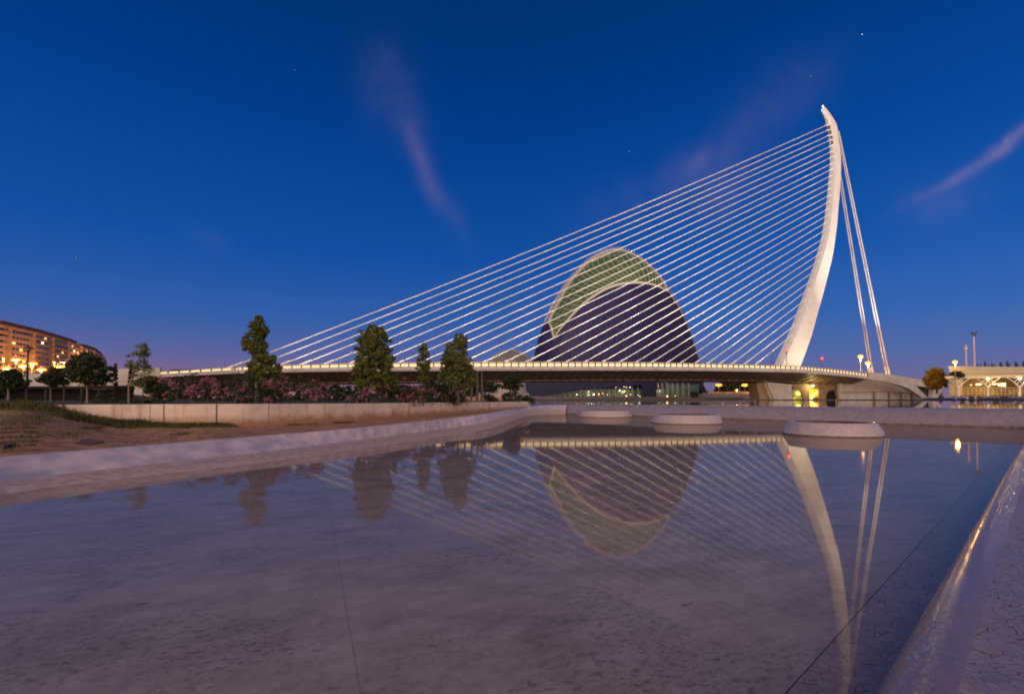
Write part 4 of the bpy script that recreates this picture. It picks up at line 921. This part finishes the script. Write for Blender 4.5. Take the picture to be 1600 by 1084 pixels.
# thin cypresses beyond the pavilion roof
for i, (px, y, lab) in enumerate([(1527, 568, 'first (leftmost) thin dark cypress beyond the pavilion roof, right beside the taller mast'), (1532, 569.5, 'second thin cypress right of the taller mast, low'), (1539, 564.5, 'tall thin cypress third from the left beyond the pavilion roof'), (1544, 569.3, 'short thin cypress just right of the third one, beyond the pavilion roof'), (1550, 567.5, 'fifth thin cypress from the left beyond the pavilion roof'), (1554, 568.8, 'short stout cypress sixth from the left beyond the pavilion roof'), (1563, 565, 'tall left one of a close pair of cypresses in the middle of the row'), (1565.5, 567.5, 'shorter right one of a close pair of cypresses in the middle of the row'), (1573.5, 563.5, 'tallest cypress of the row beyond the pavilion roof'), (1577, 566.5, 'cypress close to the right of the tallest one of the row'), (1587, 564.8, 'tall cypress near the right edge, left one of its pair'), (1589.5, 567.2, 'shorter cypress near the right edge, right one of its pair'), (1599, 564, 'cypress cut by the right edge of the picture')]):
    c = U(px, y, 205); w = .26 if i % 2 else .36; nb = 7
    mb = MB(); n0 = 9
    zt_ = c[2]; zb_ = 13.0
    random.seed(40+i)
    mb.loft([[(c[0]+r*(1+random.uniform(-.25, .25))*cos(2*pi*j/n0), c[1]+r*sin(2*pi*j/n0), zb_+(zt_-zb_)*q) for j in range(n0)] for q, r in ((0, w*.8), (.25, w), (.5, w*1.05), (.75, w*.95), (.93, w*.6), (1, .08))])
    MBt = thing('cypress_tree', lab, 'tree', (c[0], c[1], 1.36), 'cypresses beyond the pavilion')
    mb.build('crown', m_leafd, MBt); MB().tube([(c[0], c[1], 1.36), (c[0], c[1], 13.1)], .15, 5).build('trunk', m_trunk, MBt)

# ------------------------------------------------------------------ vegetation
def leafcloud(mb, c, r, n, size, flat=.8):
    for _ in range(n):
        while True:
            x, y, z = (random.uniform(-1, 1) for _ in range(3))
            if x*x+y*y+z*z < 1: break
        p = (c[0]+x*r, c[1]+y*r, c[2]+z*r*flat)
        a = nrm((random.gauss(0, 1), random.gauss(0, 1), random.gauss(0, .6))); b_ = nrm(cross(a, (random.gauss(0, 1), random.gauss(0, 1), random.gauss(0, 1))))
        s_ = size*random.uniform(.6, 1.3); w = s_*.55
        mb.quad(tuple(p[k]-a[k]*s_ for k in range(3)), tuple(p[k]-b_[k]*w for k in range(3)), tuple(p[k]+a[k]*s_ for k in range(3)), tuple(p[k]+b_[k]*w for k in range(3)))
def tree(name, lab, prof, Y, ybase, xtrunk, n_cl, n_leaf, size, mat, seed, cat='tree', group=None, tr=.09, tmat=None, depth=1.0, clr=.5):
    """prof: crown outline as (y, x-left, x-right) in photo pixels at distance Y"""
    random.seed(seed); k = Y/780; n_cl = int(n_cl*2.1); n_leaf = int(n_leaf*.72); clr *= .78
    b0 = U(xtrunk, ybase, Y); b0 = (b0[0], b0[1], max(b0[2]-.15, 1.2)); t = thing(name, lab, cat, b0, group)
    ytop, ybot = prof[0][0], prof[-1][0]
    ysx = [p[0] for p in prof]; xl = [p[1] for p in prof]; xr = [p[2] for p in prof]
    topw = U((prof[0][1]+prof[0][2])/2, ytop, Y)
    tk = MB(); mid = U((interp(ysx, xl, (ytop+ybot)/2)+interp(ysx, xr, (ytop+ybot)/2))/2, (ytop+ybot)/2, Y); low = U(xtrunk, ybot, Y)
    axis = [b0, low, mid, topw]
    tk.tube(axis, [tr, tr*.85, tr*.5, tr*.12], 7)
    mb = MB(); area = sum((xr[i]-xl[i]) for i in range(len(prof)))
    for c in range(n_cl):
        while True:
            y = random.uniform(ytop, ybot); w = (interp(ysx, xr, y)-interp(ysx, xl, y))
            if random.random() < w/max(1, max(r-l for l, r in zip(xl, xr))): break
        cx = (interp(ysx, xr, y)+interp(ysx, xl, y))/2; hw = w/2*k
        ang = random.uniform(0, 2*pi); rr = sqrt(random.uniform(.12, 1))
        rad = min(clr*random.uniform(.35, 1.1), max(.12, hw*.8)); e_ = max(0, hw*random.uniform(.72, 1.2)-rad*.6)
        p = U(cx, y, Y); p = (p[0]+cos(ang)*rr*e_, p[1]+sin(ang)*rr*e_*depth, p[2])
        leafcloud(mb, p, rad, n_leaf, size)
        ax_ = lerp(low, topw, max(0, min(1, (p[2]-.4-low[2])/max(.1, topw[2]-low[2]))))
        if c % 2 == 0: tk.tube([ax_, lerp(ax_, p, .5), p], [tr*.35, tr*.22, .008], 4)
    tk.build('trunk', tmat or m_trunk, t); mb.build('crown', mat, t); return t
tree('park_tree', 'slender tall tree rising left of the stay cables, behind the planter wall', [(489, 402, 406), (498, 396, 411), (508, 388, 416), (518, 390, 420), (527, 374, 415), (538, 376, 418), (550, 384, 424), (562, 387, 434), (574, 384, 438), (586, 380, 437), (598, 386, 432)], 45, 631, 400, 88, 66, .13, m_leaf, 1, tmat=m_stake, clr=.5)
tree('park_tree', 'broad leafy tree in front of the bridge, between the two big oleanders', [(508, 579, 586), (517, 566, 604), (528, 560, 610), (540, 552, 612), (552, 556, 614), (566, 549, 620), (580, 546, 626), (594, 552, 627), (606, 560, 618)], 40, 629, 588, 110, 74, .12, m_leaf, 2, clr=.5)
tree('park_tree', 'narrow small tree between the two broad leafy ones', [(533, 659, 663), (541, 655, 668), (550, 653, 671), (562, 650, 673), (574, 649, 674), (588, 650, 673), (602, 652, 670)], 52, 628, 660, 34, 55, .12, m_leaf, 3, clr=.5)
tree('park_tree', 'bushy pointed tree in front of the bridge, right one of the broad trees', [(515, 721, 725), (526, 706, 730), (536, 697, 734), (548, 692, 735), (558, 689, 741), (570, 688, 746), (584, 685, 748), (598, 690, 746), (610, 700, 735)], 44, 628, 716, 88, 70, .11, m_leaf, 4, clr=.5)
tree('park_tree', 'sparse young tree with crooked limbs left of the bridge end', [(535, 222, 231), (541, 204, 234), (549, 201, 232), (558, 198, 230), (568, 192, 236), (580, 199, 240), (592, 203, 238), (603, 208, 234)], 36, 631, 201, 34, 30, .09, m_leaf, 5, tmat=m_stake, tr=.07, clr=.42)
tree('spreading_tree', 'dark wide-crowned tree below the rounded apartment block', [(552, 128, 140), (560, 116, 156), (570, 108, 164), (582, 104, 172), (592, 106, 172), (600, 118, 160)], 37, 630, 136, 80, 62, .10, m_leafd, 6, tmat=m_stake, tr=.07, group='dark trees on the left lawn', clr=.42)
tree('spreading_tree', 'low dark tree between the unlit lamp post and the wide-crowned tree', [(576, 84, 100), (584, 70, 106), (594, 62, 110), (602, 74, 104)], 40, 629, 79, 40, 55, .10, m_leafd, 7, tmat=m_stake, tr=.06, group='dark trees on the left lawn', clr=.4)
tree('spreading_tree', 'dark low tree left of the unlit lamp post', [(578, 12, 26), (586, 2, 34), (596, -8, 40), (604, 0, 40)], 37, 628, 13, 44, 55, .10, m_leafd, 8, tmat=m_stake, tr=.07, group='dark trees on the left lawn', clr=.4)
tree('spreading_tree', 'dark tree cut off by the left edge of the picture', [(582, -40, 6), (600, -50, 16), (628, -45, 12)], 40, 629, -20, 46, 55, .11, m_leafd, 9, group='dark trees on the left lawn', clr=.5)
tree('spreading_tree', 'dark tree with slim trunk between sparse tree and long oleander', [(588, 215, 240), (596, 208, 262), (604, 214, 266), (612, 222, 255)], 37, 631, 223, 36, 45, .09, m_leafd, 10, tr=.04, group='dark trees on the left lawn', clr=.4)
tree('spreading_tree', 'dark tree with crown below the deck just left of the wall end', [(584, 798, 812), (592, 786, 819), (600, 776, 818), (608, 784, 812)], 66, 627, 798, 44, 50, .15, m_leafd, 12, group='dark trees below the deck', clr=.7)
tree('spreading_tree', 'dark tree below the deck right of the pointed broad tree', [(596, 735, 760), (603, 725, 785), (611, 740, 780)], 66, 627, 757, 40, 45, .15, m_leafd, 13, group='dark trees below the deck', clr=.7)
tree('cypress_tree', 'slim dark cypress between the wide-crowned tree and the sparse tree', [(568, 179.5, 181.5), (580, 177.5, 183.5), (600, 176.5, 184.5), (624, 177, 184)], 42, 631, 180.5, 50, 40, .06, m_leafd, 14, clr=.22)
tree('cypress_tree', 'slim dark cypress right behind the sparse young tree', [(566, 203, 205), (580, 201, 208), (605, 200, 209), (626, 201, 208)], 43, 631, 204.5, 50, 40, .06, m_leafd, 15, clr=.22)
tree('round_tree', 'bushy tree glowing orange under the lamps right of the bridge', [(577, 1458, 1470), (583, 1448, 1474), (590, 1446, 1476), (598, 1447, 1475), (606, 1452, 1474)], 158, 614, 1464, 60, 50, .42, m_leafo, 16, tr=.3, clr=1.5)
p = U(1468, 574, 166); 
tree('round_tree', 'small dark shrub on the terrace under the pavilion roof', [(580, 1488, 1500), (585, 1484, 1506), (588, 1486, 1504)], 147, 592, 1494, 20, 36, .3, m_leafd, 17, cat='shrub', tr=.1, clr=.8)
for i, (px, w, lab) in enumerate([(725, 8, 'leftmost'), (736, 8, 'second'), (745, 9, 'third'), (752, 9, 'rightmost')]):
    c = U(px, 604, 60); tag(MB().tube([(c[0], c[1], 1.3), (c[0]+.1, c[1], 3.4), (c[0]+.05, c[1]+.1, 5.2)], [.17, .14, .1], 6).build('tree_trunk', m_trunk), f'{lab} of the four bare dark trunks below the deck, right of the pointed tree', 'tree trunk', 'bare trunks below the deck')

def bush(lab, x0, x1, ytop, ybot, Y, flowers, seed, mat=None, name='oleander_bush', n=None, group='flowering oleanders on the planter', cat='shrub', size=.085):
    random.seed(seed); k = Y/780; w = (x1-x0)*k; h = (ybot-ytop)*k; c0 = U((x0+x1)/2, ybot, Y)
    t = thing(name, lab, cat, (c0[0], c0[1], c0[2]-.2), group)
    mb = MB(); fb = MB(); st = MB(); n = n or int(w*h*5)+12; dp = min(w*.5, 1.6)
    lobes = [(random.uniform(-.42, .42), random.uniform(.72, 1.0)) for _ in range(max(3, int(w/1.1)))]
    def top(x): return h*max([hh*max(0, 1-((x-lx)/.30)**2)**.5 for lx, hh in lobes]+[.55*max(0, 1-(2*x)**6)])
    clumps = []
    for _ in range(n):
        x = random.uniform(-.5, .5); tp = top(x)
        z = tp*random.uniform(.08, 1)**.7; yy = random.uniform(-1, 1)*dp*sqrt(max(.05, 1-(z/max(h, .1))**2*.7))
        r = random.uniform(.16, .34)*min(1.6, max(.8, Y/30)); p = (c0[0]+x*w, c0[1]+yy, c0[2]+max(.1, z-r*.7)); leafcloud(mb, p, r, 26, size*max(1, Y/34)); clumps.append((p, r))
    for _ in range(int(flowers)):
        p, r = random.choice(clumps[:max(4, int(len(clumps)*.5))])
        if p[1] > c0[1]+dp*.3 and random.random() < .7: continue
        q = nrm((random.gauss(0, .8), -abs(random.gauss(.5, .6)), random.gauss(.4, .6))); c = tuple(p[k2]+q[k2]*r*1.05 for k2 in range(3))
        leafcloud(fb, c, random.uniform(.05, .13), random.randint(5, 13), .038*max(1, Y/30))
    for _ in range(9): x = random.uniform(-.35, .35); st.tube([(c0[0]+x*w*.6, c0[1], c0[2]-.3), (c0[0]+x*w, c0[1]+random.uniform(-.4, .4), c0[2]+top(x)*.7)], [.03, .012], 4)
    st.build('stems', m_trunk, t); mb.build('foliage', mat or m_bushl, t)
    if flowers: fb.build('blossom', m_flower, t)
bush('longest pink-flowering oleander, left of the slender tall tree', 268, 384, 575, 632, 31, 430, 21)
bush('dense dark bush rising behind the right end of the longest oleander', 362, 392, 562, 631, 36, 0, 22, m_leafd, 'dark_bush', group='dark bushes behind the oleanders')
bush('dense dark bush behind the slender tall tree', 385, 442, 584, 631, 37, 0, 23, m_leafd, 'dark_bush', group='dark bushes behind the oleanders')
bush('round pink-flowering oleander just right of the slender tall tree', 426, 513, 583, 631, 33, 300, 24)
bush('small pink-flowering oleander below the broad leafy tree', 556, 606, 599, 630, 38, 110, 25)
bush('dark bush right of the broad leafy tree', 598, 640, 582, 629, 42, 0, 26, m_leafd, 'dark_bush', group='dark bushes behind the oleanders')
bush('mid-sized pink-flowering oleander below the narrow small tree', 622, 680, 597, 629, 40, 170, 27)
bush('dark bush below the pointed broad tree', 668, 712, 584, 628.5, 47, 0, 28, m_leafd, 'dark_bush', group='dark bushes behind the oleanders')
bush('thin pink-flowering oleander at the foot of the pointed broad tree', 690, 728, 607, 628.5, 46, 70, 29)
bush('low dark shrub on the planter, middle of its right end', 758, 775, 611, 627, 60, 0, 30, m_leafd, 'dark_bush', group='dark bushes behind the oleanders')
bush('wide dark shrub at the right end of the planter', 786, 832, 607, 627, 66, 20, 31, m_leafd, 'dark_bush', group='dark bushes behind the oleanders')
bush('rounded dark shrub on the lawn between the two slim cypresses', 143, 200, 610, 631, 40, 0, 32, m_leafd, 'dark_bush', group='dark shrubs on the left lawn')
bush('low dark shrub left of the longest oleander', 205, 262, 614, 631, 38, 0, 33, m_leafd, 'dark_bush', group='dark shrubs on the left lawn')
# hedge and dark pergola behind
for i, (a, b_, yt, Y) in enumerate(((246, 420, 594, 78), (410, 600, 595, 82), (590, 745, 595, 84))):
    bush(('left', 'middle', 'right')[i]+' length of the dark hedge in shade below the deck', a, b_, yt, 629, Y, 0, 50+i, m_leafd, 'hedge', n=260, group='hedge below the deck', cat='hedge', size=.10)
pg = thing('pergola', 'long dark timber pergola at the far left below the white ramp wall', 'pergola', (U(90, 625, 70)[0], 70, 1.4))
m_pg = M('dark_timber', (.018, .010, .010), .8, (.03, .018, .016), .5)
A0 = U(-60, 603, 70); A1 = U(178, 603.5, 84)
pr = MB(); pr.hexa([(A0[0], A0[1], A0[2]-.35), (A1[0], A1[1], A1[2]-.45), (A1[0], A1[1]+7, A1[2]-.35), (A0[0], A0[1]+7, A0[2]-.35)], [A0, A1, (A1[0], A1[1]+7, A1[2]), (A0[0], A0[1]+7, A0[2])]); pr.build('roof', m_pg, pg)
pb = MB(); pb.hexa([(A0[0], A0[1]+4, 1.3), (A1[0], A1[1]+4, 1.3), (A1[0], A1[1]+4.3, 1.3), (A0[0], A0[1]+4.3, 1.3)], [(A0[0], A0[1]+4, A0[2]-.36), (A1[0], A1[1]+4, A1[2]-.46), (A1[0], A1[1]+4.3, A1[2]-.46), (A0[0], A0[1]+4.3, A0[2]-.36)]); pb.build('back_screen', m_pg, pg)
for k in range(9):
    q = lerp(A0, A1, k/8); MB().box(q[0]-.09, q[0]+.09, q[1]+.1, q[1]+.3, 1.3, q[2]-.36).build('post', M('pergola_post', (.06, .045, .045), .8), pg)
# lit patch under the pergola end
ls = thing('garden_store', 'low store with a small amber-lit window strip behind the slim cypress', 'store', (U(170, 612, 92)[0], 92, 1.4))
apoly([(143, 602), (196, 602), (200, 606), (203, 630), (140, 630)], 92, 4, 'wall', M('store_dark', (.03, .02, .018), .8), ls)
apoly([(144, 607), (166, 606.6), (166, 610.4), (144, 610)], 91.9, .08, 'lit_strip', M('amber_strip', (.6, .35, .1), .6, (.1, .05, .02), .9, emit=(1, .55, .12), es=.12), ls)
apoly([(184, 609), (196, 608.4), (196, 611.5), (184, 611.6)], 91.9, .08, 'lit_strip', M('amber_strip', (.6, .35, .1)), ls)
slab('white_garden_wall', 'pale lavender wall panel behind the trees left of the bridge end', 'wall', [(210, 601.5), (232, 601.5), (233, 619), (209, 616)], 86, .5, m_conc)
slab('garden_pavilion', 'low pale open pavilion below the deck left of the wall end', 'pavilion', [(750, 609), (788, 610.6), (786, 620.5), (784.5, 620.5), (785.5, 612.4), (752, 611.4), (752, 621), (750, 621)], 95, 3, m_conc)
slab('garden_wall', 'low pinkish wall behind the bare trunks', 'wall', [(722, 619.5), (786, 620.5), (786, 626), (722, 626)], 80, .4, M('pink_wall', (.36, .24, .20), .8, (.3, .14, .06), .3))
tree('far_tree', 'dark far tree seen under the deck left of the left twin-head lamp', [(592, 1068, 1098), (600, 1062, 1103), (608, 1062, 1106), (616, 1066, 1110)], 300, 620, 1084, 40, 50, .8, m_leafd, 61, tr=.4, group='dark trees seen under the deck', clr=2.6)
tree('far_tree', 'dark far tree seen under the deck between the two twin-head lamps', [(590, 1126, 1154), (600, 1118, 1158), (608, 1117, 1158), (614, 1120, 1156)], 310, 620, 1138, 44, 50, .8, m_leafd, 62, tr=.4, group='dark trees seen under the deck', clr=2.6)
tree('far_tree', 'dark far tree seen under the deck right of the right twin-head lamp, by the pier', [(590, 1156, 1190), (600, 1152, 1194), (608, 1152, 1194), (614, 1156, 1190)], 312, 620, 1172, 44, 50, .8, m_leafd, 63, tr=.4, group='dark trees seen under the deck', clr=2.6)
# round white cycle stand at the end of the planter wall
c = U(823, 619, 66); t = thing('ring_stand', 'small white ring-shaped stand at the right end of the planter wall', 'stand', (c[0], c[1], 1.5))
MB().tube([(c[0]+.27*cos(a), c[1], c[2]+.1+.27*sin(a)) for a in [pi*2*k/16 for k in range(-5, 10)]], .045, 5).build('ring', m_white, t)
MB().tube([(c[0]+.1, c[1], c[2]-.75), (c[0]+.1, c[1], c[2]-.1), (c[0]-.15, c[1], c[2]+.1)], .04, 5).build('stem', m_white, t)
# dark manhole slabs in the soil
def cover(px, y, w, h, lab):
    z = .58; a = [G(px-w, y+1, z), G(px+w*.2, y+h, z), G(px+w, y, z), G(px-w*.1, y-h, z)]
    k = 800
    from mathutils import Vector
    # rest on the soil: find the soil height below
    zs = min((sqrt((p[0]-a[0][0]-(a[2][0]-a[0][0])/2)**2+(p[1]-(a[0][1]+a[2][1])/2)**2), p[2]) for r in rows for p in r)[1]
    mb = MB(); mb.hexa([(p[0], p[1], zs-.1) for p in a], [(p[0], p[1], zs+.02) for p in a]); tag(mb.build('inspection_cover', M('cover_iron', (.10, .048, .030), .9, (.15, .075, .045), 4, .3)), lab, 'cover')
cover(130, 690, 33, 7, 'dark flat inspection cover lying in the bare soil')
cover(0, 700, 24, 7, 'dark flat inspection cover at the left edge of the picture')
# weeds along the soil edge
gs = MB(); random.seed(77)
def soilz(x, y): return min(((p[0]-x)**2+(p[1]-y)**2, p[2]) for r in rows[::1] for p in r)[1]
import bisect
def tuft(px, y, Y, n, hgt, spread):
    c = U(px, y, Y)
    for _ in range(n):
        x = c[0]+random.gauss(0, spread); yy = c[1]+random.gauss(0, spread*.7); h = hgt*random.uniform(.4, 1.2); lx = random.gauss(0, .4)*h; ly = random.gauss(0, .4)*h; w = .018
        z = c[2]-.05; gs.poly([(x-w, yy, z), (x+w, yy, z), (x+w*.6+lx*.5, yy+ly*.5, z+h*.6), (x+lx, yy+ly, z+h)])
for _ in range(1150):
    u = random.random(); px = -140+u*500; d = random.gauss(0, 1)
    j = random.uniform(.80, .99) if px < 120 else random.uniform(.90, .995)
    kf = interp([FPx for FPx in [800+780*p[0]/p[1] for p in FP]], list(range(90)), px); k = min(88, max(0, int(kf))); p = rows[k][min(21, int(j*21))]
    big = random.random() < .3
    for _ in range(24 if big else 12):
        x = p[0]+random.gauss(0, .28); yy = p[1]+random.gauss(0, .25); h = (.34 if big else .17)*random.uniform(.4, 1.2)*(1 if px < 230 else .6); lx = random.gauss(0, .45)*h; ly = random.gauss(0, .45)*h; w = .02
        gs.poly([(x-w, yy, p[2]-.04), (x+w, yy, p[2]-.04), (x+w*.7+lx*.5, yy+ly*.5, p[2]+h*.6), (x+lx, yy+ly, p[2]+h)])
for px, y, n in ((458, 664, 120), (486, 663, 60), (530, 661, 160), (545, 660, 90), (570, 661, 30)): tuft(px, y, interp(wl_px, wl_D, px)-.7, n, .2, .32)
for px, y, z in ():
    p = G(px, y, z); c = p
    for _ in range(50):
        x = c[0]+random.gauss(0, .35); yy = c[1]+random.gauss(0, .2); h = .08*random.uniform(.4, 1.3); gs.poly([(x-.015, yy, c[2]-.05), (x+.015, yy, c[2]-.05), (x+random.gauss(0, .03), yy, c[2]+h)])
for (px0, j0, n_, sp_) in ((30, .35, 60, .9), (45, .5, 50, .8), (20, .22, 40, .7), (8, .12, 30, .5), (140, .62, 26, .25), (60, .75, 40, .8), (300, .55, 14, .3), (95, .30, 16, .4)):
    k = max(0, min(88, int(interp([800+780*p[0]/p[1] for p in FP], list(range(90)), px0))))
    for _ in range(n_*9):
        p = rows[max(0, min(89, k+int(random.gauss(0, sp_*1.6))))][max(1, min(20, int(j0*21+random.gauss(0, sp_*1.5))))]; q2 = rows[min(89, k+1)][max(1, min(20, int(j0*21)))]; q3 = random.uniform(-.6, .6); x = p[0]+q3*.5+random.uniform(-.3, .3); yy = p[1]+q3; h = random.uniform(.04, .12); lx = random.gauss(0, .03)
        gs.poly([(x-.02, yy, p[2]-.03), (x+.02, yy, p[2]-.03), (x+.01+lx, yy, p[2]+h*.7), (x+lx, yy+.01, p[2]+h)])
tag(gs.build('weeds', m_grass), 'rough grass and weeds creeping over the soil below the planter wall', 'weeds', kind='stuff')
# pebbles and clods scattered on the soil
pb = MB(); random.seed(5)
for _ in range(500):
    k = random.randint(0, 60); j = random.randint(1, 19); p = rows[k][j]; r = random.uniform(.01, .035); pb.ball((p[0]+random.uniform(-.3, .3), p[1]+random.uniform(-.3, .3), p[2]+r*.2), r, 4)
tag(pb.build('clods', M('clods', (.17, .08, .035), .95, (.10, .05, .03), 3)), 'loose clods and pebbles on the bare soil', 'clods', kind='stuff')
# far low vegetation line on the horizon (beyond the plaza)
hb = MB(); random.seed(9)
for k in range(260):
    x = -900+k*8+random.uniform(-3, 3); leafcloud(hb, (x, 620+random.uniform(-30, 30), 1.4+random.uniform(0, 5)), random.uniform(3, 6), 26, 1.6)
tag(hb.build('distant_trees', m_leafd), 'dark belt of distant trees along the horizon', 'trees', kind='stuff')
# bright stars
m_star = M('star', (1, 1, 1), .5, emit=(.9, .95, 1), es=3)
for px, y, r, lab in ((1347, 54, 3.4, 'brightest star, high at the upper right'), (1267.5, 119, 1.6, 'faint star above the tip of the mast'), (983, 237, 2.2, 'star above the middle of the stay cables'), (119, 403, 1.8, 'star low in the left of the sky'), (461, 109, 1.5, 'faint star high left of the middle')):
    d = skydir(px, y); tag(MB().ball(tuple(d[k]*9000+(0, 0, 2)[k] for k in range(3)), r, 6).build('star', m_star), lab, 'star')
